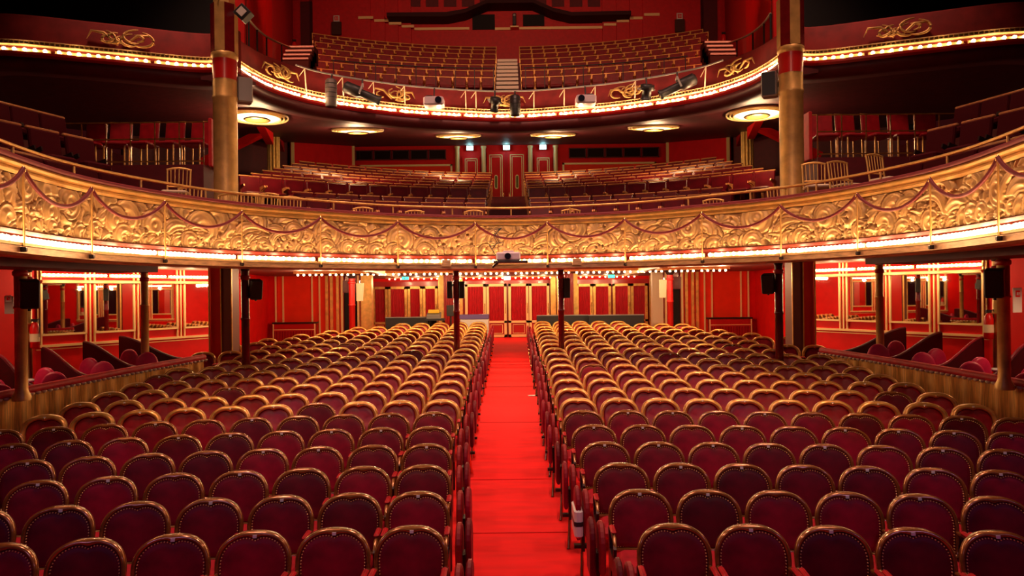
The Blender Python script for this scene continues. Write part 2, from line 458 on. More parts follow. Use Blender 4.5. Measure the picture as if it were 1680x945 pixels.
# ------------------------------------------------------------------ balcony curves
half = [(0, 13.3), (.67, 13.2), (2.04, 12.75), (3.2, 11.9), (4.16, 10.95), (4.75, 9.73), (5.01, 8.47), (4.88, 7.1), (4.6, 5.7), (4.2, 4.4)]
Mc = offset(cr([(-x, y) for x, y in half[:0:-1]]+half, 16), -.225)
halfU = [(0, 17.05), (.69, 17.0), (2.17, 16.6), (3.2, 16.1), (3.83, 15.7), (4.38, 15.2), (4.84, 14.4), (5.02, 13.6), (5.05, 13.0)]
Uc = offset(cr([(-x, y) for x, y in halfU[:0:-1]]+halfU, 14), -.12)
wing = [(5.05, 13.0), (5.7, 13.2), (7.2, 12.65), (8.6, 12.17), (9.6, 12.25), (11.0, 12.4)]
def wingp(s): 
    w_ = cr(wing, 10); return w_ if s > 0 else [(-x, y) for x, y in w_[::-1]]

# ------------------------------------------------------------------ first balcony: relief front
def relief():
    step = .014
    P = resample(Mc, step); n = len(P); L = n*step
    z0, z1 = H(.72), H(1.27); rows = 46
    hgt = np.zeros((n, rows)); U = (np.arange(n)*step)[:, None]*np.ones((1, rows)); V = np.ones((n, 1))*np.linspace(0, z1-z0, rows)[None, :]
    rnd = random.Random(3)
    lv = 0.0
    shapes = []
    u = 0
    while u < L:
        r = rnd.uniform(.15, .32); shapes.append((u, rnd.uniform(.12, .52), r, rnd.random())); u += rnd.uniform(.035, .085)
    rnd.shuffle(shapes)
    u = 0
    while u < L:
        r = rnd.uniform(.08, .2); shapes.append((u, rnd.uniform(.0, .10), r, rnd.random())); u += rnd.uniform(.07, .17)
    for i, (cu, cv, r, q) in enumerate(shapes):
        i0, i1 = max(0, int((cu-r*1.6)/step)), min(n, int((cu+r*1.6)/step)+1)
        if i1 <= i0: continue
        du = U[i0:i1]-cu; dv = V[i0:i1]-cv
        cyc = (int(cu/1.4)*7) % 3
        if q < .55:      # fan / wave scallop: concentric ridges
            d = np.hypot(du, dv)/r; mask = d < 1
            h = .034*np.sqrt(np.clip(1-d**2, 0, 1))+.012*np.cos(d*PI*2*2.2)+.016-.022*(d > .90)
        elif q < .8:    # leaning plume
            an = (q-.675)*9; a = du*math.cos(an)+dv*math.sin(an); b = -du*math.sin(an)+dv*math.cos(an)+.6*a*a/r
            d = np.sqrt((a/(r*1.5))**2+(b/(r*.38))**2); mask = d < 1
            h = .044*np.sqrt(np.clip(1-d**2, 0, 1))+.010*np.cos(b/r*22)+.014-.02*(d > .88)
        else:           # fluted flower
            d = np.hypot(du, dv)/(r*.8); th = np.arctan2(dv, du); mask = d < 1-.12*np.cos(th*9)
            h = .030*(1-d*.6)+.016*np.cos(th*9)*np.clip(d, 0, 1)+.018-.02*(d > .86)
        sub = hgt[i0:i1]; base = .004*((i*5) % 7)/7
        hgt[i0:i1] = np.where(mask, h+base, sub)
    # soften once so that the edges read as moulded plaster
    hgt[1:-1] = .12*hgt[:-2]+.76*hgt[1:-1]+.12*hgt[2:]
    # nothing sticks out at the borders
    nrm = []
    for i in range(n):
        a = P[max(i-1, 0)]; b = P[min(i+1, n-1)]; L_ = math.hypot(b[0]-a[0], b[1]-a[1]) or 1
        nrm.append(((b[1]-a[1])/L_, -(b[0]-a[0])/L_))
    Pn = np.array(P[:n]); Nn = np.array(nrm)
    off = hgt*1.2+.005
    XY = Pn[:, None, :]+Nn[:, None, :]*off[:, :, None]
    Z = np.ones((n, 1))*np.linspace(z0, z1, rows)[None, :]
    co_ = np.concatenate([XY, Z[:, :, None]], 2).reshape(-1, 3)
    idx = np.arange(n*rows).reshape(n, rows)
    q = np.stack([idx[:-1, :-1], idx[1:, :-1], idx[1:, 1:], idx[:-1, 1:]], -1).reshape(-1, 4)
    me = bpy.data.meshes.new('trim_2'); me.from_pydata(co_.tolist(), [], q.tolist())
    me.polygons.foreach_set('use_smooth', [True]*len(q)); me.materials.append(m_relief); me.update()
    o = bpy.data.objects.new('trim_2', me); C.objects.link(o)
    return struct(o)
relief()
Mf = resample(Mc, .12)
struct(MB().sweep(Mf, [(-.02, H(.70)), (-.02, H(1.30)), (-.14, H(1.30)), (-.14, H(.44)), (0, H(.44)), (0, H(.68))]).build('balcony_wall', m_fascia))
# stepped gilded cornice above the relief
struct(MB().sweep(Mf, [(-.03, H(1.28)), (.05, H(1.28)), (.06, H(1.315)), (.03, H(1.325)), (.03, H(1.35)), (.09, H(1.36)), (.10, H(1.385)), (.05, H(1.395)), (.05, H(1.42)), (-.03, H(1.42))], smooth=False).build('trim_3', m_gold))
struct(MB().sweep(Mf, [(-.20, H(1.42)), (.10, H(1.42)), (.11, H(1.445)), (.09, H(1.47)), (-.18, H(1.47))]).build('trim_4', m_rope))
struct(MB().sweep(Mf, [(-.02, H(.655)), (.09, H(.66)), (.10, H(.70)), (.05, H(.72)), (-.02, H(.72))], smooth=False).build('trim_5', m_dkred))
# trough and lower band
struct(MB().sweep(Mf, [(-.02, H(.66)), (-.02, H(.55)), (.16, H(.53)), (.20, H(.56)), (.215, H(.56)), (.215, H(.53)), (-.02, H(.52))], smooth=False).build('trim_6', m_trough))
struct(MB().sweep(Mf, [(-.10, H(.525)), (.20, H(.525)), (.20, H(.455)), (.15, H(.43)), (-.10, H(.43))], smooth=False).build('trim_7', m_band))
# soffit under the first balcony
front = resample(Mc, .35)
pl = [(x, y, H(.62)) for x, y in offset(front, -.10)]
pl = pl+[(11.2, 4.4, H(.62)), (11.2, 29.4, H(.62)), (-11.2, 29.4, H(.62)), (-11.2, 4.4, H(.62))]
from mathutils.geometry import tessellate_polygon
def flat(pl, name, mat, thick=.12):
    tri = tessellate_polygon([[Vector(p) for p in pl]])
    m = MB(); m.add(pl, [tuple(t) for t in tri]); m.add([(x, y, z+thick) for x, y, z in pl], [tuple(t[::-1]) for t in tri])
    return struct(m.build(name, mat))
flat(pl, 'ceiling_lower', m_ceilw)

def arc_at(path, t):
    P = np.array(path); d = np.r_[0, np.cumsum(np.hypot(*(P[1:]-P[:-1]).T))]
    x = np.interp(t, d, P[:, 0]); y = np.interp(t, d, P[:, 1]); e = .02
    x2 = np.interp(t+e, d, P[:, 0]); y2 = np.interp(t+e, d, P[:, 1]); x1 = np.interp(t-e, d, P[:, 0]); y1 = np.interp(t-e, d, P[:, 1])
    L = math.hypot(x2-x1, y2-y1) or 1; nx, ny = (y2-y1)/L, -(x2-x1)/L
    return float(x), float(y), nx, ny, d[-1]
bulbmesh = None
def bulb_mesh(r):
    return MB().lathe([(0, -r), (r*.75, -r*.66), (r, 0), (r*.75, r*.66), (0, r)], n=8).mesh('bulb', m_bulb)
BM = bulb_mesh(.034); BMs = bulb_mesh(.030)
def batten(path, t0, t1, dist, z, spacing, label, group, power, nl, me=BM, gaps=0, lamp_d=.06, name='light_batten', cup=True, lz=0):
    x, y, nx, ny, L = arc_at(path, (t0+t1)/2)
    root = empty(name, (x+nx*dist, y+ny*dist, z), 0, label, 'light batten', group)
    pts = []; n = max(2, int((t1-t0)/.15))
    for i in range(n+1):
        a, b, p, q, _ = arc_at(path, t0+.03+(t1-t0-.06)*i/n); pts.append((a+p*dist-root.location.x, b+q*dist-root.location.y))
    if cup: MB().sweep(pts, [(-.05, -.045), (.035, -.045), (.035, -.033), (-.038, -.033), (-.038, .03), (-.05, .03)], smooth=False).build('channel', m_trough, root)
    N = max(1, int((t1-t0-.06)/spacing))
    for i in range(N):
        t = t0+.03+(t1-t0-.06)*(i+.5)/N
        a, b, p, q, _ = arc_at(path, t)
        o = bpy.data.objects.new('bulb', me); C.objects.link(o); o.parent = root
        o.location = (a+p*dist-root.location.x, b+q*dist-root.location.y, 0)
    for i in range(nl):
        t = t0+(t1-t0)*(i+.5)/nl
        a, b, p, q, _ = arc_at(path, t)
        lamp('POINT', (a+p*(dist+lamp_d), b+q*(dist+lamp_d), z+lz), power, WARM, .05, name='batten_lamp')
    return root
# post positions along the balcony
P = np.array(Mc); dM = np.r_[0, np.cumsum(np.hypot(*(P[1:]-P[:-1]).T))]; LM = dM[-1]
def t_of(x, y): return dM[np.argmin(np.hypot(P[:, 0]-x, P[:, 1]-y))]
pts_posts = [(-4.6, 5.7), (-4.88, 7.1), (-5.01, 8.47), (-4.75, 9.73), (-4.16, 10.95), (-3.2, 11.9), (-2.04, 12.75), (-.70, 13.2), (.66, 13.2), (2.02, 12.75), (3.2, 11.9), (4.16, 10.95), (4.75, 9.73), (5.01, 8.47), (4.88, 7.1), (4.6, 5.7)]
tp = [t_of(*p) for p in pts_posts]
NAMES = ['one bay beyond the frame', 'leftmost', 'second', 'third', 'fourth', 'fifth', 'sixth', 'seventh', 'eighth', 'ninth', 'tenth', 'eleventh', 'twelfth', 'thirteenth', 'rightmost', 'far']
post0 = empty('rope_post')
MB().tube([(0, 0, 0), (0, 0, .80)], .011, 8).build('pole', m_gold, post0)
MB().lathe([(.012, .79), (.022, .80), (.026, .82), (.018, .84), (.008, .86), (0, .865)], n=10).build('finial', m_brass, post0)
MB().box((0, .02, .02), (.05, .09, .05), bev=.01).build('foot_bracket', m_iron, post0)
tops = []
for i, t in enumerate(tp):
    x, y, nx, ny, _ = arc_at(Mc, t); x += nx*.225; y += ny*.225
    hh = .0
    o = copy_tree(post0, None, (x, y, H(.47)), math.atan2(ny, nx)+PI/2)
    tag(o, f"slim gilt post on the balcony front, {ORDN[i]} from the {'left' if i < 8 else 'left'} end", 'post', 'posts along the balcony front')
    tops.append(Vector((x, y, H(1.30))))
kill(post0)
for i in range(len(tops)-1):
    a, b = tops[i], tops[i+1]; pts = []
    mid = arc_at(Mc, (tp[i]+tp[i+1])/2); mp = Vector((mid[0]+mid[2]*.245, mid[1]+mid[3]*.245, 0))
    for k in range(21):
        u = k/20; p = a.lerp(b, u); q = 4*u*(1-u)
        lin = a.lerp(b, .5); p = p+Vector((mp.x-lin.x, mp.y-lin.y, 0))*q
        p.z -= .285*q**.9 if q > 0 else 0
        pts.append(p)
    tag(MB().tube(pts, .022, 8).build('velvet_rope', m_rope), f"crimson velvet rope swag, {ORDN[i]} bay of the balcony front from the left", 'rope', 'rope swags along the balcony front')
# battens of the first balcony
for i in range(len(tp)-1):
    t0, t1 = tp[i], tp[i+1]
    side_bay = abs(i-7) >= 4
    sp = .075 if side_bay else .10
    batten(Mc, t0, t1, .10, H(.605), sp, f"row of lit warm bulbs in the balcony trough, {ORDN[i]} bay from the left", 'bulb rows along the first balcony', 4.6, 3, lamp_d=.075, lz=.0)

# gilt handrail standing behind the parapet
Mr = offset(resample(Mc, .2), -.12)
hr = empty('balcony_handrail', (0, 13.4, H(1.47)), 0, 'long gilt handrail on short posts above the first balcony parapet', 'handrail')
ox, oy, oz = hr.location
MB().tube([(x-ox, y-oy, .16) for x, y in Mr], .022, 8).build('rail', m_gold, hr)
for i in range(1, 22):
    x, y, nx, ny, _ = arc_at(Mc, LM*i/22)
    MB().tube([(x-nx*.12-ox, y-ny*.12-oy, 0), (x-nx*.12-ox, y-ny*.12-oy, .16)], .016, 6).build('rail_post', m_gold, hr)

# ------------------------------------------------------------------ upper balcony
for nm, path in (('c', Uc), ('l', wingp(-1)), ('r', wingp(1))):
    p = resample(path, .12)
    struct(MB().sweep(p, [(0, H(4.36)), (0, H(4.87)), (-.02, H(4.90)), (-.14, H(4.90)), (-.16, H(4.87)), (-.16, H(4.10)), (0, H(4.10))]).build('upper_balcony_wall', m_fascia))
    struct(MB().sweep(p, [(-.01, H(4.10)), (.16, H(4.12)), (.19, H(4.16)), (.19, H(4.20)), (.17, H(4.20)), (.15, H(4.175)), (-.01, H(4.19))], smooth=False).build('trim_8', m_wwood))
    # little gilt gallery rail over the bulbs
    struct(MB().sweep(p, [(-.01, H(4.345)), (.12, H(4.345)), (.12, H(4.36)), (-.01, H(4.36))], smooth=False).sweep(p, [(-.01, H(4.41)), (.11, H(4.41)), (.11, H(4.424)), (-.01, H(4.424))], smooth=False).build('trim_9', m_goldtrim))
    m = MB(); q = resample(path, .075)
    for i, (x, y) in enumerate(offset(q, .10)):
        m.box((x, y, H(4.385)), (.018, .018, .05))
    struct(m.build('trim_10', m_gold))
    # quilted cove below
    pv = resample(path, .10)
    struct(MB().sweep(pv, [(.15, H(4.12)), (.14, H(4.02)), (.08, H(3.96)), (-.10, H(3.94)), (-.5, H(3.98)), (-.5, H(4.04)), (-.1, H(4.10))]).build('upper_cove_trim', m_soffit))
PU = np.array(Uc); LU = np.hypot(*(PU[1:]-PU[:-1]).T).sum()
nb = 19
for i in range(nb):
    edge = abs(i-9) > 6
    batten(Uc, LU*i/nb, LU*(i+1)/nb, .10, H(4.26), .10 if edge else .115, f"run of lit warm bulbs under the upper balcony rail, {ORDN[i]} from the left", 'bulb runs along the upper balcony', 6, 2, lamp_d=.06)
for s in (-1, 1):
    wp = wingp(s); Pw = np.array(wp); Lw = np.hypot(*(Pw[1:]-Pw[:-1]).T).sum()
    for i in range(4):
        j = i if s > 0 else 3-i
        batten(wp, Lw*i/4, Lw*(i+1)/4, .10, H(4.26), .138, f"spaced round bulbs on the {side(s)} wing of upper balcony, {ORDN[j]} from its column", 'bulb runs along the upper wings', 1.5, 2, lamp_d=.06)
# soffit of the upper balcony = ceiling of the middle level
def zfU(x):
    pts = sorted([(abs(a), b) for a, b in halfU]+[(a, b) for a, b in wing[1:]])
    return float(np.interp(abs(x), [p[0] for p in pts], [p[1] for p in pts]))
def ceilU(y): return H(4.14+max(0, .155*(y-17)))
m = MB(); xs = np.linspace(-11.2, 11.2, 57); v = []; R_ = 9
for x in xs:
    y0 = zfU(x)+.15; ylist = [y0]+[max(y0, yy) for yy in (13.6, 15, 17, 18.5, 20.5, 23, 26)]+[29.4]
    for yy in ylist: v.append((x, yy, ceilU(yy)))
f = []
for i in range(len(xs)-1):
    for k in range(R_-1): f.append((i*R_+k, (i+1)*R_+k, (i+1)*R_+k+1, i*R_+k+1))
m.add(v, f, True); m.add([(a, b, c+.2) for a, b, c in v], [q[::-1] for q in f])
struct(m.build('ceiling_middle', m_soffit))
# ring lights in it
def ring_light(x, y, n, lab):
    z = ceilU(y); tilt = math.atan(.155) if y > 17 else 0
    r = empty('ceiling_ring_light', (x, y, z-.012), 0, lab, 'ceiling light', 'round ceiling lights over the middle balcony')
    r.rotation_euler = (tilt, 0, 0)
    for k, R in enumerate((.70, .62, .54)):
        MB().lathe([(R-.03, 0), (R-.03, -.035-.012*(2-k)*0-.01*k), (R-.012, -.045-.01*k), (R, -.03-.01*k), (R, 0)], n=40).build('gilt_ring', m_goldtrim, r)
    MB().lathe([(0, -.005), (.50, -.005), (.50, -.02), (.44, -.055), (0, -.06)], n=32).build('glowing_bowl', m_tray, r)
    MB().lathe([(0, -.12), (.22, -.115), (.27, -.10), (.28, -.085), (0, -.06)], n=28).build('gilt_disc', m_gold, r)
    MB().lathe([(.28, -.07), (.30, -.085), (.28, -.10)], n=28).build('dark_rim', m_iron, r)
    lamp('POINT', (x, y-.15, z-.45), 66, WARM, .2, name='ring_lamp')
for n, (xp, Y) in enumerate(((425, 16.3), (590, 19.2), (755, 21.9), (910, 21.9), (1075, 19.4), (1245, 16.5))):
    ring_light((xp-840)/1163*Y, Y, n, f"round gilt-ringed ceiling light under the upper balcony, {ORDN[n]} from the left")

# ------------------------------------------------------------------ big octagonal/round columns
for s in (-1, 1):
    X, Y = s*4.96 if s < 0 else 4.90, 12.35
    r = empty('gilded_column', (X, Y, H(.50)), 0, f"tall gilded round column on {side(s)} of the balcony with octagonal red and gold casing above", 'column')
    b = -H(.50)
    MB().lathe([(.215, 0), (.215, .9), (.20, 1.0), (.20, 2.9), (.21, 2.92), (.21, 2.96), (.20, 2.98), (.20, 3.25)], n=28).build('shaft', m_goldcol, r)
    MB().lathe([(.203, 3.25), (.203, 3.62)], n=28).build('red_band', m_colred2, r)
    MB().lathe([(.203, 3.60), (.225, 3.64), (.225, 3.70), (.205, 3.72)], n=28).build('ring_moulding', m_goldcol, r)
    for k in range(8):
        a0, a1 = PI/8+k*PI/4, PI/8+(k+1)*PI/4; R = .225
        q = [(R*math.cos(a0), R*math.sin(a0)), (R*math.cos(a1), R*math.sin(a1)), (0, 0)]
        MB().prism(q, 'Z', 3.72, 4.55).build('casing_panel', m_goldcol if k % 2 else m_colred, r)
    MB().lathe([(.19, 4.55), (.185, 8.5)], n=8, smooth=False).build('upper_shaft', m_goldcol, r)
    MB().tube([(s*.02, -.23, 4.6), (s*.02, -.24, 6.5)], .012, 6).build('conduit', m_iron, r)

# ------------------------------------------------------------------ middle-level seats
def make_bseat(name, wd, red, tick, top=.86, wing=False):
    r = empty(name)
    m = MB().box((0, .05, (top+.42)/2), (wd*.93, .07, top-.44), rx=-.16, bev=.02); m.build('backrest', red, r)
    MB().box((0, .105, top+.005), (wd*.985, .05, .034 if not wing else .042), rx=-.16, bev=.01).build('top_rail', tick, r)
    MB().box((0, -.17, .40), (wd*.88, .36, .11), bev=.03).build('seat', red, r)
    for s in (-1, 1):
        if wing: MB().prism([(.02, 0), (.06, .50), (-.20, .56), (-.22, .50), (-.05, .45), (-.04, 0)], 'X', s*wd*.45-.012, s*wd*.45+.012).build('arm', m_iron, r)
        else: MB().prism([(.06, 0), (.10, .62), (-.30, .62), (-.33, .57), (-.05, .53), (-.02, 0)], 'X', s*wd*.47-.014, s*wd*.47+.014).build('arm', tick, r)
    return r
m_mseat = M('balcony_seat_leather', (.13, .002, .009), .30, noise=.3, nscale=5, spec=.6)
m_mrail = M('balcony_seat_wood', (.56, .23, .07), .45, metal=.3, noise=.3)
m_useat = M('gallery_seat_velvet', (.22, .003, .010), .5, sheen=.1, noise=.25, spec=.3)
m_urail = M('gallery_seat_gilt', (.95, .50, .12), .35, metal=.2)
bs = make_bseat('balcony_chair', .50, m_mseat, m_mrail)
MROWS = [(17.1, 2.18), (17.9, 2.40), (19.0, 2.83), (19.8, 3.01), (20.6, 3.22), (21.4, 3.42), (22.2, 3.63), (23.0, 3.84), (23.8, 4.05)]
cM = .062
fl = MB()
def arcrow(Yc, c, x): return Yc-c*x*x
for k, (Yc, h) in enumerate(MROWS):
    base = H(h)-.87
    for s in (-1, 1):
        x = .86 if s < 0 else .70; j = 0
        lim = 6.2 if k in (2, 3, 4, 5) else (5.0 if k < 2 else 6.4)
        while x < lim:
            th = math.atan(-2*cM*x)
            o = copy_tree(bs, None, (s*x, arcrow(Yc, cM, x), base), th*s)
            tag(o, f"dark red balcony seat, {ORD[k]} row of the {side(s)} middle block, {ORDN[j]} from aisle", 'theatre seat', 'seats on the first balcony')
            x += .523*math.cos(th); j += 1
    xs = np.linspace(-8.6, 8.6, 31)
    p = [(x, arcrow(Yc, cM, x)) for x in xs]
    struct(MB().sweep(p, [(-.42, base-.6), (-.42, base), (.40, base), (.40, base-.6)], smooth=False).build('balcony_step_floor', m_walldark))
# side wings: rows running away along each side
WR = [((-6.42, 8.0), (-5.95, 10.95), 1.88), ((-7.15, 8.9), (-6.35, 10.95), 2.43), ((-7.95, 10.0), (-7.35, 11.8), 3.0), ((-9.0, 11.0), (-8.7, 12.1), 3.45)]
wc = make_bseat('wing_chair', .50, m_dark_velvet, M('wing_seat_wood', (.42, .17, .06), .35, noise=.3), .86, wing=True)
for k, (a, b, h) in enumerate(WR):
    for s in (-1, 1):
        A = Vector((-s*a[0], a[1], H(h)-.87)); B = Vector((-s*b[0], b[1], H(h)-.87)); d = (B-A); L = d.length; n = int(round(L/.5))
        th = math.atan2(B.y-A.y, B.x-A.x)
        # seats face the middle of the house
        ang = math.atan2(s, .0) ; rz = (PI/2 if s < 0 else -PI/2)
        dd = (B-A).normalized(); nx, ny = (dd.y, -dd.x) if s < 0 else (-dd.y, dd.x)
        rz = math.atan2(ny, nx)+PI/2
        for j in range(n):
            p = A.lerp(B, (j+.5)/n)
            o = copy_tree(wc, None, p, rz)
            tag(o, f"dark wooden-railed red seat in the {side(s)} wing, {ORD[k]} tier, {ORDN[n-1-j]} from the box", 'theatre seat', f'seats in the {side(s)} wing of the balcony')
        u = d.normalized(); w_ = Vector((nx, ny, 0)).normalized()
        m = MB(); c_ = (A+B)/2
        m.box((c_.x-w_.x*.0, c_.y, H(h)-.87-.32), (L+.3, .86, .62), rz=th)
        struct(m.build('wing_step_floor', m_walldark))
kill(bs)
kill(wc)
# wing floor and parapet-side floor of the balcony
plf = [(x, y, H(.80)) for x, y in offset(front, -.16)]
plf = plf+[(11.2, 4.4, H(.80)), (11.2, 29.4, H(.80)), (-11.2, 29.4, H(.80)), (-11.2, 4.4, H(.80))]
flat(plf, 'balcony_floor', m_walldark, .05)
# aisle steps of the balcony
m = MB()
for i in range(6):
    m.box((-.08, 15.8+i*.42, H(1.0+.14*i)/1-.2), (1.0, .44, .5))
struct(m.build('balcony_aisle_step_floor', m_darkmet))

# ------------------------------------------------------------------ raised boxes beyond the wing seats
def box_chair(name):
    r = empty(name)
    MB().box((0, .16, .66), (.38, .05, .42), rx=-.12, bev=.02).build('backrest', m_velvet2, r)
    MB().box((0, -.02, .43), (.40, .40, .07), bev=.025).build('seat', m_velvet2, r)
    for x in (-.17, .17):
        for y in (-.17, .16): MB().tube([(x, y, 0), (x, y, .42)], .014, 6).build('leg', m_woodg, r)
    MB().tube([(-.17, .15, .44), (-.18, .19, .885), (.18, .19, .885), (.17, .15, .44)], .014, 6).build('back_frame', m_woodg, r)
    return r
bc = box_chair('box_chair')
for s in (-1, 1):
    x0, x1 = s*5.35, s*7.9
    th = math.atan2(.0, 1)
    struct(MB().box(((x0+x1)/2, 13.05, H(1.55)), (2.55, 1.4, 1.5)).build('box_platform_wall', m_walldark))
    r = empty('box_railing', ((x0+x1)/2, 12.36, H(2.3)), 0, f"thin gilt railing round the raised box on {side(s)} of the balcony", 'railing')
    for z in (.06, .45, .74): MB().box((0, 0, z), (2.55, .018, .022)).build('bar', m_wood, r)
    for i in range(7): MB().box((-1.27+i*.425, 0, .37), (.018, .018, .74)).build('upright', m_wood, r)
    for i in range(5):
        o = copy_tree(bc, None, (s*(5.65+i*.47), 12.75, H(2.3)), random.uniform(-.2, .2))
        tag(o, f"red box chair behind the thin {side(s)} railing, {ORDN[i]} from the big column", 'chair', 'chairs in the raised boxes')
    # red end screen by the column
    tag(MB().box((s*5.30, 12.75, H(2.72)), (.06, .5, .85), bev=.01).build('box_end_screen', m_pad), f"bright red end screen of the {side(s)} raised box beside the big column", 'screen')
kill(bc)

# gilt ballroom chairs
def chiavari():
    r = empty('ballroom_chair')
    MB().box((0, 0, .45), (.38, .38, .045), bev=.015).build('seat', m_cream, r)
    for x, y in ((-.17, -.17), (.17, -.17)): MB().tube([(x, y, 0), (x, y, .44)], .015, 6).build('leg', m_gold, r)
    for x in (-.17, .17): MB().tube([(x, .17, 0), (x, .18, .46), (x*1.05, .24, .88)], .015, 6).build('leg', m_gold, r)
    MB().tube([(-.19, .24, .86), (-.1, .24, .885), (0, .24, .895), (.1, .24, .885), (.19, .24, .86)], .018, 6).build('crest_rail', m_gold, r)
    MB().tube([(-.17, .20, .58), (.17, .20, .58)], .012, 6).build('lower_rail', m_gold, r)
    for i in range(5): x = -.12+i*.06; MB().tube([(x, .20, .58), (x*1.05, .24, .88)], .008, 5).build('spindle', m_gold, r)
    return r
ch = chiavari()
cp = [(-5.45, 11.55, .25, .62+.62), (-5.15, 11.2, .1, .62+.25), (-4.75, 11.55, -.2, .80), (-4.45, 12.0, .1, .87), (-4.2, 12.0, .0, .87), (-3.9, 12.45, .2, .87),
      (5.05, 11.7, -.2, .87+.37), (5.5, 11.6, .2, .87+.37), (5.95, 11.2, .4, .87+.4), (4.6, 11.95, .1, .87), (5.3, 11.15, 0, .87), (-.75, 14.0, 0, .77), (1.2, 14.0, 0, .77), (-1.9, 13.9, .1, .77), (3.7, 12.9, -.2, .80), (-2.8, 13.4, .2, .78)]
for i, (x, y, rz, h) in enumerate(cp):
    o = copy_tree(ch, None, (x, y, H(h)), rz)
    left = sum(1 for q in cp if q[0]/q[1] < x/y)
    tag(o, f"gilt spindle-backed ballroom chair behind the parapet, {ORDN[left]} from the left", 'chair', 'gilt ballroom chairs behind the parapet')
    if h > .9: struct(MB().box((x, y, H((h+.80)/2)), (.42, .42, h-.80)).build('box_step_floor', m_walldark))
kill(ch)

# ------------------------------------------------------------------ middle-level back wall
YB = 28.0
top = ceilU(YB)
def wallq(name, x0, y0, x1, y1, z0, z1, mat, th=.15):
    d = Vector((x1-x0, y1-y0)); L = d.length; a = math.atan2(d.y, d.x)
    n = Vector((-d.y, d.x))/L
    c = ((x0+x1)/2+n.x*th/2, (y0+y1)/2+n.y*th/2, (z0+z1)/2)
    return struct(MB().box(c, (L, th, z1-z0), rz=a).build(name, mat))
wallq('wall_back', -11.2, YB+.12, 11.2, YB+.12, H(.5), H(6.2), m_wallred)
def fr(m, x0, x1, z0, z1, y, w=.04, t=.03, bottom=True):
    m.box(((x0+x1)/2, y, z1-w/2), (x1-x0, t, w)); m.box((x0+w/2, y, (z0+z1)/2), (w, t, z1-z0)); m.box((x1-w/2, y, (z0+z1)/2), (w, t, z1-z0))
    if bottom: m.box(((x0+x1)/2, y, z0+w/2), (x1-x0, t, w))
XB = lambda p: (p-840)/1163*YB
dn = [1]
def dnum(): dn[0] += 1; return dn[0]-1
for i, (a, b) in enumerate(((761, 790), (801, 831), (835, 866), (879, 908))):
    x0, x1 = XB(a), XB(b); c = (x0+x1)/2; z0 = H(2.75); z1 = H(5.56) if i in (1, 2) else H(5.42)
    d = empty(f'door_{dnum()}', (c, YB, z0)); d['kind'] = 'structure'
    MB().box((0, 0, (z1-z0)/2), (x1-x0-.02, .06, z1-z0)).build('leaf', m_wallred, d)
    m = MB(); hw = (x1-x0)/2
    fr(m, -hw+.10, hw-.10, .25, z1-z0-.10, -.045, .028); fr(m, -hw+.17, hw-.17, .30, z1-z0-.18, -.045, .022)
    m.build('gilt_moulding', m_goldtrim, d)
    m = MB(); n = 20; o_ = [( .07*math.cos(2*PI*k/n), (z1-z0)*.58+.19*math.copysign(1, math.sin(2*PI*k/n+1e-6))+.09*math.sin(2*PI*k/n)) for k in range(n)]
    m.prism(o_, 'Y', -.05, -.03).build('window_surround', m_goldtrim, d)
    m = MB(); o_ = [(.048*math.cos(2*PI*k/n), (z1-z0)*.58+.18*math.copysign(1, math.sin(2*PI*k/n+1e-6))+.06*math.sin(2*PI*k/n)) for k in range(n)]
    m.prism(o_, 'Y', -.056, -.048).build('glass', m_glassol, d)
    if i in (1, 2):
        sx = 1 if i == 1 else -1
        MB().tube([(sx*(hw-.06), -.09, .75), (sx*(hw-.06), -.09, 1.2)], .016, 6).build('handle', m_brass, d)
for i, p_ in enumerate((753, 796, 872.5, 914)):
    x = XB(p_)
    o = MB().lathe([(.11, 0), (.11, .1), (.085, .12), (.085, 3.10), (.11, 3.15), (.11, 3.2)], n=16).build('gilded_half_column', m_goldtrim, None, (x, YB-.02, H(2.6)))
    tag(o, f"slim gilt column at the balcony doors, {ORDN[i]} of four from the left", 'column', 'gilt columns framing the balcony doors')
for i, p_ in enumerate((774, 833.5, 893)):
    x = XB(p_)
    r = empty('exit_sign', (x, YB-.16, H(5.62)), 0, f"lit white exit sign above the balcony doors, {('left', 'middle', 'right')[i]} one", 'exit sign', 'exit signs above the balcony doors')
    MB().box((0, .03, .09), (.28, .08, .20), bev=.01).build('housing', m_white, r)
    MB().box((0, -.015, .09), (.25, .01, .16)).build('lit_panel', m_exit, r)
    m = MB().box((-.04, -.022, .09), (.025, .004, .08), ry=.3); m.box((-.03, -.022, .14), (.02, .004, .02)); m.box((.05, -.022, .09), (.06, .004, .015)); m.box((.09, -.022, .09), (.012, .004, .09)); m.build('symbol', m_white, r)
    lamp('POINT', (x, YB-.40, H(5.60)), 3, (.4, .9, 1), .05, name='exit_lamp')
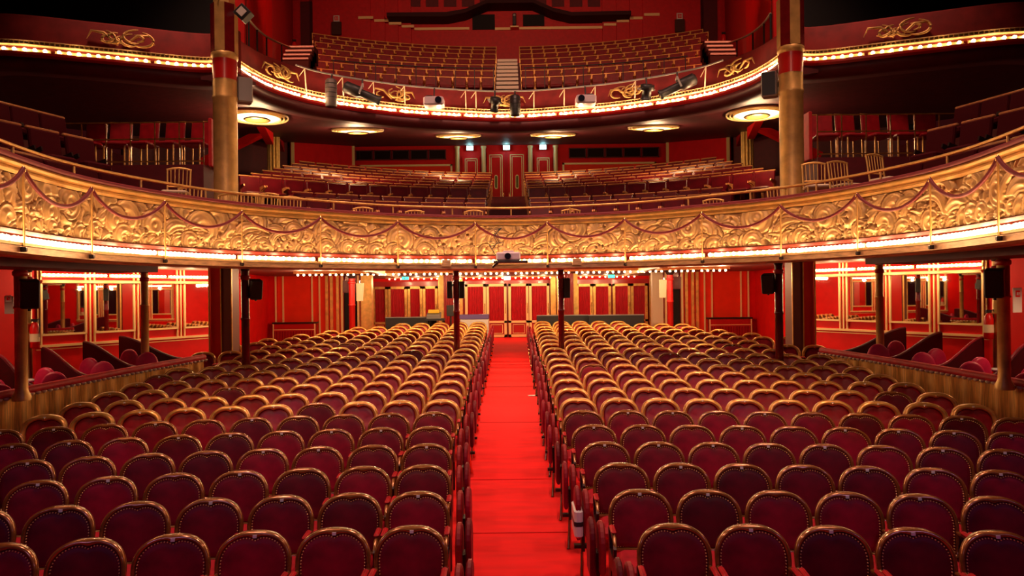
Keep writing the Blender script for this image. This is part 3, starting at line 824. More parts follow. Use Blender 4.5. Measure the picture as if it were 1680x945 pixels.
# side panels with windows
for s in (-1, 1):
    c = lambda a: s*a
    # row of dark windows
    for i in range(5):
        p_ = 600+i*30 if s < 0 else 1070-i*30
        xx = XB(p_)
        wn = empty(f'window_{(1 if s < 0 else 6)+i}', (xx, YB+.03, H(5.50))); wn['kind'] = 'structure'
        MB().box((0, 0, 0), (.62, .03, .36)).build('pane', m_glassdk, wn)
        m = MB(); fr(m, -.34, .34, -.2, .2, -.01, .035, .04); m.build('window_frame', m_walldark, wn)
    # serving hatch
    xx = (XB(595)+XB(740))/2 if s < 0 else (XB(932)+XB(1072))/2
    m = MB(); fr(m, -1.85, 1.85, -.6, .05, 0, .07, .06, False)
    wn = m.build(f'window_{11 if s < 0 else 12}', m_goldtrim, None, (xx, YB+.0, H(5.06))); wn['kind'] = 'structure'
    MB().box((0, .05, -.3), (3.6, .02, .6)).build('pane', m_wallor, wn)
    # bright red bench back
    q0, q1 = (px(525, 266, 22.7), px(717, 284, 25.3)) if s < 0 else (px(1142, 262, 22.7), px(950, 281, 25.3))
    dq = q1-q0; cq = (q0+q1)/2
    o = MB().box((0, 0, -.2), (dq.length, .14, .40), bev=.03).build('long_red_bench', m_pad, None, cq)
    o.rotation_euler = Vector((1, 0, 0)).rotation_difference(dq.normalized() if s < 0 else -dq.normalized()).to_euler(); tag(o, f"long bright red bench back behind the last {side(s)} balcony rows", 'bench', 'red benches at the back of the balcony')
    # oblique red wall panel and fluted gold column
    xa, ya, xb, yb = s*7.6, 24.8, s*6.1, 27.6
    wallq('wall_left_balcony' if s < 0 else 'wall_right_balcony', *((xa, ya, xb, yb) if s < 0 else (xb, yb, xa, ya)), H(2.5), H(5.9), m_wallred)
    for xq, yq in ((xa, ya), (xb, yb)):
        struct(MB().box((xq, yq-.05, H(4.2)), (.09, .09, 3.4)).build('trim_11', m_goldtrim))
    r = empty('fluted_gilt_column', (s*7.35, 22.0, H(2.6)), 0, f"fluted gilt column in the dark {side(s)} corner of the balcony", 'column')
    m = MB()
    for k in range(10): a = 2*PI*k/10; m.tube([(.15*math.cos(a), .15*math.sin(a), 0), (.15*math.cos(a), .15*math.sin(a), 2.6)], .05, 7)
    m.build('shaft', m_gold, r)
    MB().box((0, 0, 2.62), (.5, .5, .14), bev=.03).build('capital', m_colred2, r)
    # dark side walls
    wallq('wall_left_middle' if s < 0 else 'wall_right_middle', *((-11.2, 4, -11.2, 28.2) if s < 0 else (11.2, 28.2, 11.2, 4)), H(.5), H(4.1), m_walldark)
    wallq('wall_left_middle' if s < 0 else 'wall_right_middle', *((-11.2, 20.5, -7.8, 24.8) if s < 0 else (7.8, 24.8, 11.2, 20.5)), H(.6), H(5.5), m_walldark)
    struct(MB().box((s*7.9, 20.6, H(4.40)), (2.4, .3, .18), ry=s*.45).build('angled_beam', m_wallred))

# ------------------------------------------------------------------ upper gallery
us = make_bseat('gallery_chair', .48, m_useat, m_urail, .84)
MB().box((-.235, .045, .64), (.022, .085, .42), rx=-.16).box((.235, .045, .64), (.022, .085, .42), rx=-.16).box((0, .012, .47), (.47, .03, .022)).build('gilt_frame', m_urail, us)
UROWS = [(25.3, 7.72), (26.05, 8.20), (26.8, 8.66), (27.55, 9.12), (28.3, 9.58), (29.05, 10.0), (29.8, 10.38)]
cU = .030
UL = [-7.1, -7.15, -7.2, -7.3, -7.4, -7.45, -7.6]
for k, (Yc, h) in enumerate(UROWS):
    base = H(h)-.86
    for s in (-1, 1):
        x = (.78 if s < 0 else .66); j = 0
        while x < abs(UL[k]):
            th = math.atan(-2*cU*x)
            o = copy_tree(us, None, (s*x, arcrow(Yc, cU, x), base), th*s)
            tag(o, f"red gilt-edged gallery seat, {ORD[k]} row of the {side(s)} upper block, {ORDN[j]} from stairs", 'theatre seat', 'seats on the upper gallery')
            x += .50*math.cos(th); j += 1
    xs = np.linspace(-8.8, 8.8, 25)
    struct(MB().sweep([(x, arcrow(Yc, cU, x)) for x in xs], [(-.38, base-.6), (-.38, base), (.38, base), (.38, base-.6)], smooth=False).build('gallery_step_floor', m_walldark))
kill(us)
# stair with pale nosings up the middle and short ones at the sides
def stair(name, X, Y, h, n, w, rise, run, label, rz=0):
    r = empty(name, (X, Y, H(h)), rz, label, 'stairs')
    for i in range(n):
        MB().box((0, i*run+.15, i*rise-.25), (w, run+.3, .5)).build('step', m_dkstep, r)
        MB().box((0, i*run-run/2-.01, i*rise-.05), (w, .06, (.06 if rise < .2 else .11)), bev=.008).build('nosing', m_step, r)
    return r
stair('gallery_stairs', -.08, 24.2, 6.85, 9, .78, .27, .42, 'central gallery stairs with broad pale nosings')
for s in (-1, 1):
    stair('side_gallery_stairs', s*6.50, 21.6, 7.22, 4, .82, .19, .20, f"short {side(s)} stairs with pale nosings beside the gallery seats")
    for i in range(3):
        pass
# gallery front floor edge and dark rail
xs = np.linspace(-8.5, 8.5, 31); gp = [(x, 24.6-cU*x*x) for x in xs]
struct(MB().sweep(gp, [(0, H(5.4)), (0, H(7.05)), (-.5, H(7.05)), (-.5, H(5.4))], smooth=False).build('gallery_front_floor', m_walldark))
struct(MB().sweep([(x, y) for x, y in [(q, zfU(q)+.1) for q in np.linspace(-11, 11, 61)]], [(0, H(4.15)), (-.6, H(4.2)), (-7, H(5.6)), (-7, H(5.5)), (-.6, H(4.1))], closed=True).build('gallery_floor', m_walldark))
r = empty('gallery_guard_rail', (0, 24.55, H(7.05)), 0, 'thin black guard rail in front of the gallery seats', 'railing')
for sgn in (-1, 1):
    pts = [(sgn*x, 24.6-cU*x*x-24.55-.1, .72) for x in np.linspace(.5, 5.9, 16)]
    MB().tube(pts, .02, 6).build('top_bar', m_darkmet, r)
    for i in range(9):
        x = .55+i*.66; MB().box((sgn*x, 24.6-cU*x*x-24.55-.1, .36), (.025, .025, .74)).build('upright', m_darkmet, r)
# gallery walls
YU = 31.2
wallq('wall_back_upper', -9.6, YU, 9.6, YU, H(5.6), H(13.6), m_wallup, .3)
for s in (-1, 1):
    a = (s*5.45, 14.6); b = (s*6.75, 20.2); c_ = (s*9.5, YU)
    nm = 'wall_left_upper' if s < 0 else 'wall_right_upper'
    wallq(nm, *((a+b) if s < 0 else (b+a)), H(4.3), H(13.6), m_wallred, .2)
    wallq(nm, *((b+c_) if s < 0 else (c_+b)), H(5.0), H(13.6), m_wallup, .2)
    struct(MB().box((s*8.4, YU-.03, H(11.2)), (1.5, .08, 3.4)).build(f'door_{dnum()}', m_walldark))
    # handrail sweeping down from the column
    pts = [px(*p) for p in (((408, 32, 14.6), (425, 50, 15.6), (445, 64, 17), (475, 77, 19.5)) if s < 0 else ((1264, 22, 14.6), (1250, 40, 15.6), (1226, 58, 17), (1196, 70, 19.5)))]
    P3 = cr(pts, 6)
    r = empty('sloping_handrail', P3[0], 0, f"pale curved handrail sweeping down beside the {side(s)} gallery stairs", 'handrail')
    o3 = Vector(P3[0])
    MB().tube([Vector(p)-o3 for p in P3], .025, 7).build('rail', m_cream, r)
    for i in (0, 5, 10, 15):
        p = Vector(P3[i])-o3; MB().tube([p, p-Vector((0, 0, 1.0))], .02, 6).build('rail_post', m_darkmet, r)
    # fire extinguisher
    e = px(483 if s < 0 else 1187, 78 if s < 0 else 66, 29.2)
    r = empty('fire_extinguisher', e-Vector((0, 0, .3)), 0, f"red fire extinguisher on the {side(s)} gallery wall", 'fire extinguisher')
    MB().lathe([(.0, 0), (.10, .01), (.10, .42), (.07, .5), (.03, .55)], n=14).build('cylinder', m_red, r)
    MB().box((0, -.02, .6), (.16, .05, .08), bev=.01).build('valve', m_darkmet, r)
    # sign above a cabinet
    e = px(552 if s < 0 else 1115, 30 if s < 0 else 26, YU-.62)
    r = empty('wall_notice', e, 0, f"white-edged red notice on a dark cabinet, {side(s)} side of gallery back wall", 'notice')
    MB().box((0, 0, 0), (.26, .03, .26), bev=.005).build('board', m_white, r)
    MB().box((0, -.018, 0), (.17, .01, .17)).build('red_square', m_red, r)
    m = MB(); m.box((-.03, -.026, .0), (.02, .006, .11)); m.box((.035, -.026, .02), (.05, .006, .02)); m.box((.035, -.026, -.03), (.05, .006, .02)); m.build('symbol', m_white, r)
    MB().box((0, .0, -.42), (.42, .08, .55), bev=.01).build('cabinet', m_dkstep, r)
# trim lines, windows, lintel on the gallery back wall
m = MB()
PIER = ((-8.5, -6.0, .5), (-6.0, -5.4, .38), (-5.4, -4.85, .26), (-4.85, -4.3, .14), (4.1, 4.7, .14), (4.7, 5.25, .26), (5.25, 5.8, .38), (5.8, 8.3, .5))
def UP(x, y): return px(x, y, YU-.02)
def seg(x0, x1, y): a = UP(x0, y); b = UP(x1, y); xm = (a.x+b.x)/2; dy = next((q[2] for q in PIER if q[0] <= xm <= q[1]), 0); m.box((xm, YU-dy-.03, (a.z+b.z)/2), (b.x-a.x, .06, .11))
for a, b, y in ((680, 770, 47), (812, 838, 47), (852, 990, 45.5), (592, 616, 36), (617, 640, 39), (640, 660, 42), (660, 680, 45), (990, 1010, 42), (1010, 1030, 38), (1031, 1053, 35), (1053, 1078, 31)): seg(a, b, y)
struct(m.build('trim_12', m_goldtrim))
m = MB()
for x0, x1, dy in ((-8.5, -6.0, .5), (-6.0, -5.4, .38), (-5.4, -4.85, .26), (-4.85, -4.3, .14), (4.1, 4.7, .14), (4.7, 5.25, .26), (5.25, 5.8, .38), (5.8, 8.3, .5)):
    m.box(((x0+x1)/2, YU-dy/2, H(10.9)), (x1-x0, dy, 4.4))
struct(m.build('stepped_pier_wall', m_wallup))
out = [UP(*p) for p in ((640, 33), (735, 32), (765, 27), (800, 12), (873, 11), (905, 25), (935, 32), (1030, 30))]
low = [UP(x, y+6) for x, y in ((640, 33), (735, 33), (765, 27), (800, 12), (873, 11), (905, 25), (935, 32), (1030, 30))]
m = MB(); o_ = [(p.x, p.z) for p in out]+[(p.x, p.z) for p in low[::-1]]
m.prism(o_, 'Y', YU-.9, YU-.0)
struct(m.build('lintel_trim', m_lint))
for i, (x0, x1, y0, y1) in enumerate(((775, 812, 24, 48), (858, 893, 24, 42))):
    a, b = UP(x0, y0), UP(x1, y1)
    wn = MB().box(((a.x+b.x)/2, YU-.02, (a.z+b.z)/2), (b.x-a.x, .08, a.z-b.z)).build(f'window_{13+i}', m_black); wn['kind'] = 'structure'
for i in range(14):
    e = UP(650+i*29.5, 4); wn = MB().box((0, 0, 0), (.55, .05, .55)).build(f'window_{15+i}', m_walldark, None, (e.x, YU-.01, e.z+.1)); wn['kind'] = 'structure'
r = empty('gallery_wall_projector', UP(844, 48)-Vector((0, .2, 0)), 0, 'slim upright projector on a gilt shelf between dark booth windows', 'projector')
MB().box((0, 0, .34), (.16, .25, .52), bev=.02).build('body', m_darkmet, r)
MB().box((0, .05, .02), (.36, .35, .06)).build('shelf', m_goldtrim, r)
MB().lathe([(.05, 0), (.05, .05)], n=12, axis='Y', c=(0, -.17, .5)).build('lens', m_grey, r)
# roof void
flat([(-11.4, -3, H(13.6)), (11.4, -3, H(13.6)), (11.4, 32, H(13.6)), (-11.4, 32, H(13.6))], 'ceiling', m_black)
struct(MB().box((0, 24, H(13.05)), (19, 16, .1), rx=-.0).build('ceiling_gallery', m_black))
for s in (-1, 1):
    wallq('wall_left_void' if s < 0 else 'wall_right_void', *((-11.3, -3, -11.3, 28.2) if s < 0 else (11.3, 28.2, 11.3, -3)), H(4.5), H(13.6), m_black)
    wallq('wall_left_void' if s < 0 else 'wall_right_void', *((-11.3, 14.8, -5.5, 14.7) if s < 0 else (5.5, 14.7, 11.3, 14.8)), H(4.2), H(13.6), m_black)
    wallq('wall_left_lower' if s < 0 else 'wall_right_lower', *((-11.2, 4, -11.2, 29) if s < 0 else (11.2, 29, 11.2, 4)), -.2, H(.62), m_wallred)

# gilded ornaments on the upper fascia
def ornament(xy, nrm, scale, label, seed, z):
    rr = random.Random(seed); r = MB()
    for k in range(9):
        sg = -1 if k % 2 else 1; a0 = rr.uniform(-.4, .4); R = rr.uniform(.10, .26)*scale; cx = rr.uniform(-.34, .34)*scale; cz = rr.uniform(-.07, .05)*scale
        pts = []; rad = []
        n = 12
        for i in range(n+1):
            t = i/n; an = a0+sg*t*rr.uniform(3.4, 3.6)+PI/2; rr_ = R*(1-.55*t)
            pts.append((cx+rr_*math.cos(an)*1.4, -.02-.02*math.sin(t*PI), cz+rr_*math.sin(an)*.8)); rad.append((.008+.022*math.sin(PI*min(1, t*.9+.08)))*scale)
        r.tube(pts, rad, 6)
    for sg in (-1, 1): r.tube([(sg*.05, -.02, -.12*scale), (sg*.30*scale, -.03, .10*scale), (sg*.52*scale, -.02, .12*scale), (sg*.60*scale, -.02, -.05*scale)], [.02, .03, .022, .006], 6)
    a = math.atan2(nrm[1], nrm[0])+PI/2
    o = r.build('gilded_ornament', m_goldcol, None, (xy[0]+nrm[0]*.05, xy[1]+nrm[1]*.05, z), a)
    return tag(o, label, 'ornament', 'gilded scroll ornaments on the upper balcony')
PUc = np.array(Uc); dU = np.r_[0, np.cumsum(np.hypot(*(PUc[1:]-PUc[:-1]).T))]
for i, xp in enumerate((462, 648, 832, 1040, 1215)):
    ratio = (xp-840)/1163
    j = np.argmin(np.abs(PUc[:, 0]/PUc[:, 1]-ratio)+(np.abs(PUc[:, 1]) < 13.5)*9)
    x, y, nx, ny, _ = arc_at(Uc, dU[j])
    ornament((x, y), (nx, ny), .85, f"gilded scrollwork on the upper balcony front, {ORDN[i]} of five from left", 10+i, H(4.62))
for s in (-1, 1):
    x, y = s*6.95, 12.72
    ornament((x, y), (s*-.34*-1*-1, -.94), .9, f"dim gilded palm scroll on the {side(s)} wing of upper balcony", 33, H(4.60))

# lighting bar and theatre lanterns on the upper balcony
Ub = offset(resample(Uc, .25), .30)
Ub = [p for p in Ub if p[1] > 14.6]
r = empty('lighting_bar', (0, 16.6, H(4.80)), 0, 'pale lighting bar curving along the upper balcony front', 'lighting bar')
MB().tube([(x, y-16.6, 0) for x, y in Ub], .020, 8).build('pipe', m_grey, r)
for xp in (505, 560, 620, 672, 765, 782, 880, 936, 985, 1050, 1155):
    ratio = (xp-840)/1163; j = int(np.argmin([abs(x/y-ratio) for x, y in Ub])); x, y = Ub[j]
    x2, y2 = x*1.03, y+.36
    MB().tube([(x, y-16.6, 0), (x2*.985, y2-16.6, -.56)], .014, 6).tube([(x, y-16.6, -.02), (x2-.14, y2-16.6, -.12)], .010, 6).build('bracket', m_cream, r)
def on_bar(xp):
    ratio = (xp-840)/1163; j = int(np.argmin([abs(x/y-ratio) for x, y in Ub])); return Ub[j]
def profile_spot(xp, rz, tilt, lab, L=.62, R=.10):
    x, y = on_bar(xp)
    r = empty('stage_spotlight', (x, y-.08, H(4.77)), 0, lab, 'spotlight', 'theatre lanterns on the upper bar')
    MB().tube([(0, .06, .03), (0, 0, -.16)], .02, 6).build('clamp', m_darkmet, r)
    Rm = Matrix.Rotation(rz, 3, 'Z') @ Matrix.Rotation(tilt, 3, 'X')
    f = lambda p: Rm @ p + Vector((0, 0, -.30))
    MB().lathe([(R*.7, -L*.5), (R*1.1, -L*.45), (R*1.1, -L*.1), (R*.75, -.02), (R*.75, L*.42), (R*.9, L*.44), (R*.9, L*.5)], n=14, axis='Y').xf(f).build('barrel', m_darkmet, r)
    MB().lathe([(0, L*.5+.002), (R*.75, L*.5+.002)], n=14, axis='Y').xf(f).build('lens', m_lens, r)
    MB().box((-R-.02, -.05, .06), (.012, .04, .24)).box((R+.02, -.05, .06), (.012, .04, .24)).box((0, -.05, .18), (2*R+.05, .04, .012)).xf(f).build('yoke', m_grey, r)
    return r
profile_spot(604, -1.35, -.35, 'black profile spotlight tilted down to the right, left part of the bar', .85, .12)
profile_spot(1108, 1.4, -.4, 'black profile spotlight tilted down to the left, right part of the bar', .85, .12)
profile_spot(1068, .2, -1.2, 'small round black lantern beside the right tilted spotlight', .34, .14)
profile_spot(812, .3, -1.0, 'small silver-fronted lantern left of the centre of the bar', .34, .12)
for xp, lab, mt, hh in ((554, 'upright grey flood lantern hanging at the left of the bar', m_dgrey, .62), (846, 'upright black flood lantern hanging at the centre of the bar', m_darkmet, .5)):
    x, y = on_bar(xp)
    r = empty('flood_lantern', (x, y-.1, H(4.77)), 0, lab, 'spotlight', 'theatre lanterns on the upper bar')
    MB().lathe([(.11, -hh-.08), (.125, -hh-.05), (.125, -.14), (.09, -.10)], n=16).build('drum', mt, r)
    for k in range(4): MB().lathe([(.13, -.2-k*.1), (.13, -.215-k*.1)], n=16).build('fin', m_darkmet, r)
    MB().tube([(0, 0, -.12), (0, .08, .02)], .02, 6).build('clamp', m_darkmet, r)
for xp, lab, sx in ((710, 'pale video projector hung left of centre on the upper bar', 1), (955, 'pale video projector hung right of centre on the upper bar', -1)):
    x, y = on_bar(xp)
    r = empty('hung_projector', (x, y-.12, H(4.77)), 0, lab, 'projector')
    MB().box((0, 0, -.34), (.46, .40, .20), bev=.03).build('body', m_proj, r)
    MB().lathe([(.075, -.26), (.08, -.2), (.06, -.2)], n=16, axis='Y', c=(.12*sx, 0, -.34)).build('lens', m_lens, r)
    MB().tube([(0, 0, -.24), (0, .1, .02)], .018, 6).build('clamp', m_darkmet, r)
    MB().box((-.10*sx, 0, -.22), (.16, .16, .06), bev=.01).build('mount_plate', m_darkmet, r)

# grey loudspeakers beside the big columns
for s, x in ((-1, -4.72), (1, 4.62)):
    r = empty('wall_speaker', (x, 12.6, H(3.42)), -s*.5, f"grey box loudspeaker on the inner side of the {side(s)} big column", 'speaker', 'grey speakers on the big columns')
    MB().box((0, 0, .22), (.26, .24, .44), bev=.02).build('cabinet', m_grey, r)
    MB().box((0, -.125, .22), (.22, .01, .40)).build('grille', m_darkmet if s > 0 else m_grey, r)
    MB().box((s*.12, .05, .22), (.06, .06, .08)).build('bracket', m_darkmet, r)
# diamond lantern by the left column top
r = empty('diamond_lantern', px(400, 22, 12.2), 0, 'black follow lantern with a pale diamond face beside left column top', 'spotlight')
MB().box((0, 0, 0), (.22, .2, .22), ry=PI/4, bev=.01).build('body', m_darkmet, r)
MB().box((0, -.11, 0), (.13, .01, .13), ry=PI/4).build('face', m_white, r)
MB().tube([(-.22, .1, .05), (0, .05, 0)], .02, 6).build('arm', m_darkmet, r)

# ------------------------------------------------------------------ projector on the first balcony
p0 = px(834, 420, 12.85)
r = empty('balcony_projector', (p0.x, 12.86, p0.z-.09), 0, 'lilac-white video projector on a dark shelf at the balcony centre', 'projector')
MB().box((0, 0, .085), (.44, .34, .15), bev=.025).build('body', m_proj, r)
MB().lathe([(.055, -.22), (.062, -.17), (.05, -.16)], n=18, axis='Y', c=(-.01, 0, .085)).build('lens', m_lens, r)
MB().box((-.0, .0, .175), (.20, .16, .03), bev=.01).build('top_cover', m_proj, r)
MB().box((.04, .05, -.01), (.62, .45, .03)).build('shelf', m_darkmet, r)
MB().tube([(-.2, -.1, -.02), (-.28, -.02, -.10), (-.2, .1, -.03)], .02, 6).build('bracket', m_iron, r)
m = MB()
for k in range(4):
    m.tube([(-.22, .0, .1), (-.30-.03*k, .02, .22+.05*k), (-.20+.04*k, .05, .34), (-.26, .08, .46+.04*k), (-.12, .16, .62)], .007, 5)
m.build('cable', m_darkmet, r)

# ------------------------------------------------------------------ stalls columns
def column(x, y, r0, z0, z1, mat, name, label, ring=m_iron, bracket=True):
    r = empty(name, (x, y, z0), 0, label, 'column')
    h = z1-z0
    MB().lathe([(r0*1.5, 0), (r0*1.5, .06), (r0*1.1, .12), (r0, .16), (r0, h*.62), (r0*1.14, h*.622), (r0*1.14, h*.635), (r0, h*.64), (r0, h-.02)], n=18).build('shaft', mat, r)
    MB().lathe([(r0*1.02, h-.32), (r0*1.25, h-.30), (r0*1.25, h-.26), (r0*1.02, h-.24)], n=18).build('collar', m_colred2, r)
    MB().lathe([(r0, h-.16), (r0*1.6, h-.06), (r0*1.7, h)], n=18).build('capital', ring, r)
    return r
SO = H(.615)
for s in (-1, 1):
    sd = side(s)
    column(s*4.92, 13.07, .072, floorZ(13.07), SO, m_colred, 'slim_red_column', f"dark red iron column among the {sd} stalls armchairs, outer one")
    column(s*1.11-.07, 15.03, .062, floorZ(15.03), SO, m_colred, 'slim_red_column', f"dark red iron column among the {sd} stalls armchairs, beside the aisle")
    column(s*4.47-.03, 19.92, .085, floorZ(19.8), SO, m_colred2, 'bright_red_column', f"bright red column behind the {sd} stalls seats near the curtained doors")
    column(s*6.62, 9.55, .076, floorZ(9.5)+1.0, SO, m_goldcol, 'gilded_iron_column', f"gilded iron column standing on the {sd} barrier of the boxes")
    column(s*7.0, 13.5, .07, floorZ(13.5)+.7, SO, m_goldcol, 'gilded_iron_column', f"gilded iron column in front of the {sd} mirror wall")
    column(s*8.45, 12.3, .10, floorZ(12.3), SO, m_goldcol, 'gilded_iron_column', f"gilded iron column at the outer end of the {sd} mirror wall")
    # black loudspeakers
    def spk(x, y, z, rz, tilt, label, sc=1):
        r = empty('black_speaker', (x, y, z), rz, label, 'speaker', 'black speakers on the stalls columns')
        Rm = Matrix.Rotation(tilt, 3, 'X'); g = lambda p: Rm @ p
        MB().box((0, 0, 0), (.23*sc, .22*sc, .40*sc), bev=.015).xf(g).build('cabinet', m_darkmet, r)
        MB().box((0, -.115*sc, 0), (.20*sc, .01, .36*sc)).xf(g).build('grille', m_iron, r)
        MB().box((0, .13*sc, 0), (.06, .1*sc, .08)).build('bracket', m_darkmet, r)
        MB().lathe([(.02, -.24*sc), (.02, -.19*sc)], n=8).build('knob', m_darkmet, r)
    spk(s*6.40, 9.4, H(.06), s*-.7 if s < 0 else -.7, .15, f"black loudspeaker on the gilded barrier column at the {sd}", .95)
    spk(s*4.72, 13.05, H(.12), -s*.6, .22, f"black loudspeaker tilted down on the outer {sd} red column", .9)
for xp, lab in ((739, 'left of'), (757, 'right of')):
    q = px(xp-(1 if xp < 745 else -1), 475, 15.03); r = empty('black_speaker', q, 0, f"narrow black loudspeaker {lab} the aisle column in the left block", 'speaker', 'black speakers on the stalls columns')
    MB().box((0, 0, 0), (.11, .14, .36), bev=.01).build('cabinet', m_darkmet, r); MB().box((.08 if xp < 745 else -.08, 0, .1), (.1, .04, .04)).build('bracket', m_darkmet, r)
q = px(930, 472, 15.03); r = empty('black_speaker', q, 0, "narrow black loudspeaker beside the aisle column in the right block", 'speaker', 'black speakers on the stalls columns')
MB().box((0, 0, 0), (.13, .14, .42), bev=.01).build('cabinet', m_darkmet, r); MB().box((-.07, 0, .12), (.12, .05, .04)).build('bracket', m_darkmet, r)

# ------------------------------------------------------------------ barrier of the boxes, dividers, chairs
bh = [(7.05, 6.0), (6.98, 7.6), (6.85, 9.2), (6.62, 11.0), (6.32, 12.7), (6.05, 13.9)]
def ztop(y): return H(-1.30+.022*(y-9.3))
for s in (-1, 1):
    p = resample(cr(bh, 8), .03)
    if s < 0: pp = [(-x, y) for x, y in p]
    else: pp = p[::-1]
    root = empty('box_barrier', (s*6.7, 10, floorZ(10)), 0, f"curved gold pleated barrier with red padded top on {side(s)} of the stalls", 'barrier')
    ox, oy, oz = root.location
    # pleated face
    v = []; f = []; N = len(pp); rr = random.Random(5); ph = 0
    for i, (x, y) in enumerate(pp):
        ph += rr.uniform(.35, .85)
        d = .024*math.sin(ph)
        a = pp[max(i-1, 0)]; b = pp[min(i+1, N-1)]; L = math.hypot(b[0]-a[0], b[1]-a[1]); nx, ny = (b[1]-a[1])/L, -(b[0]-a[0])/L
        # inward towards the seats
        for zz in (floorZ(y)-.02, ztop(y)-.03): v.append((x+nx*d-ox, y+ny*d-oy, zz-oz))
    for i in range(N-1): f.append((2*i, 2*i+2, 2*i+3, 2*i+1))
    MB().add(v, f, True).build('pleated_panel', m_drape, root)
    pts = resample(pp, .15)
    MB().tube([(x-ox, y-oy, ztop(y)-oz+.01) for x, y in pts], .055, 10).build('padded_top', m_pad, root)
    m = MB(); q = resample(pp, .11)
    for i, (x, y) in enumerate(offset(q, .035)):
        m.lathe([(0, -.035), (.028, -.02), (.04, .0), (.03, .012)], (x-ox, y-oy, ztop(y)-oz-.045), 8)
    m.build('scalloped_edging', m_cream, root)
    # dividers
    for i, (yb, dy) in enumerate(((13.5, 1.4), (12.3, 1.35), (11.2, 1.25), (10.15, 1.2), (9.1, 1.1))):
        xb = np.interp(yb, [q[1] for q in bh], [q[0] for q in bh])+.14
        xo = 8.25
        out = []
        Lh = xo-xb
        for k in range(15):
            t = k/14; sm = t*t*(3-2*t); out.append((t, ztop(yb)+.04+.36*sm-.02))
        m = MB(); v = []
        for t, z in out:
            X = s*(xb+Lh*t); Y = yb+dy*t
            for w_ in (-.05, .05): v += [(X, Y+w_, floorZ(Y)), (X, Y+w_, z)]
        f = []
        for k in range(14):
            a = k*4; b = a+4
            f += [(a, b, b+1, a+1), (a+3, b+3, b+2, a+2), (a+1, b+1, b+3, a+3)]
        f += [(0, 1, 3, 2), (56, 58, 59, 57)]
        m.add(v, f, False)
        o = m.build('box_divider', m_dark_velvet, None)
        tag(o, f"swooping dark red velvet divider between the {side(s)} boxes, {ORDN[i]} from the far end", 'divider', f'dividers between the {side(s)} boxes')
        MB().tube([(s*(xb+Lh*t), yb+dy*t, z+.005) for t, z in out], .020, 6).build('piping', m_velvet, o)
# round-backed box chairs
def round_chair(mt):
    r = empty('round_backed_chair')
    m = MB(); pts = [(.0, -.24)]
    n = 22; o_ = [(.19*math.cos(2*PI*k/n), .72+.24*math.sin(2*PI*k/n)) for k in range(n)]
    v = []; 
    for u, sc in ((.12, .85), (.14, 1.0), (.19, 1.0), (.21, .85)):
        for x, z in o_: v.append((x*sc, u, .72+(z-.72)*sc))
    f = [tuple(range(n)), tuple(range(4*n-1, 3*n-1, -1))]
    for q in range(3):
        for i in range(n): j = (i+1) % n; f.append((q*n+i, (q+1)*n+i, (q+1)*n+j, q*n+j))
    m.add(v, f, True); m.build('backrest', mt, r)
    MB().lathe([(0, .40), (.19, .40), (.21, .43), (.21, .47), (.18, .50), (0, .51)], n=18).build('seat', mt, r)
    for x, y in ((-.14, -.13), (.14, -.13), (-.14, .13), (.14, .13)): MB().tube([(x*1.2, y*1.2, 0), (x, y, .41)], .015, 6).build('leg', m_woodg, r)
    return r
rc = round_chair(M('rose_velvet', (.60, .008, .07), .5, sheen=.6, noise=.15)); 
YBS = (13.5, 12.3, 11.2, 10.15, 9.1)
for s in (-1, 1):
    n = 0
    for i in range(4):
        ym = (YBS[i]+YBS[i+1])/2; xb = float(np.interp(ym, [q[1] for q in bh], [q[0] for q in bh]))+.14; Lh = 8.25-xb
        for t, rz in ((.20, .35), (.56, -.15)):
            x, y = xb+Lh*t+.05, ym+1.25*t+.05
            o = copy_tree(rc, None, (s*x, y, floorZ(y)+.18), rz*-s)
            tag(o, f"round-backed rose velvet chair in the {side(s)} boxes, {ORDN[n]} from the far end", 'chair', f'round chairs in the {side(s)} boxes'); n += 1
        if i in (0, 2):
            x, y = xb+Lh*.86, ym+1.25*.80
            r = empty('small_round_table', (s*x, y, floorZ(y)+.18), 0, f"small pale round table in the {side(s)} boxes, {('far', '', 'near')[i]} one", 'table')
            MB().lathe([(0, .70), (.16, .70), (.17, .72), (.16, .74), (0, .74)], n=18).build('top', m_white, r)
            MB().lathe([(.12, 0), (.12, .03), (.02, .05), (.02, .70)], n=10).build('pedestal', m_brass, r)
    v = []
    for y in (7.5, 9.5, 11.5, 13.0, 13.9, 15.4):
        xb = float(np.interp(y, [q[1] for q in bh], [q[0] for q in bh]))+.10
        v += [(s*xb, y, floorZ(y)+.178), (s*8.6, y, floorZ(y)+.178)]
    struct(MB().add(v, [(2*i, 2*i+1, 2*i+3, 2*i+2) for i in range(5)]).build('box_floor', m_carpet))
kill(rc)

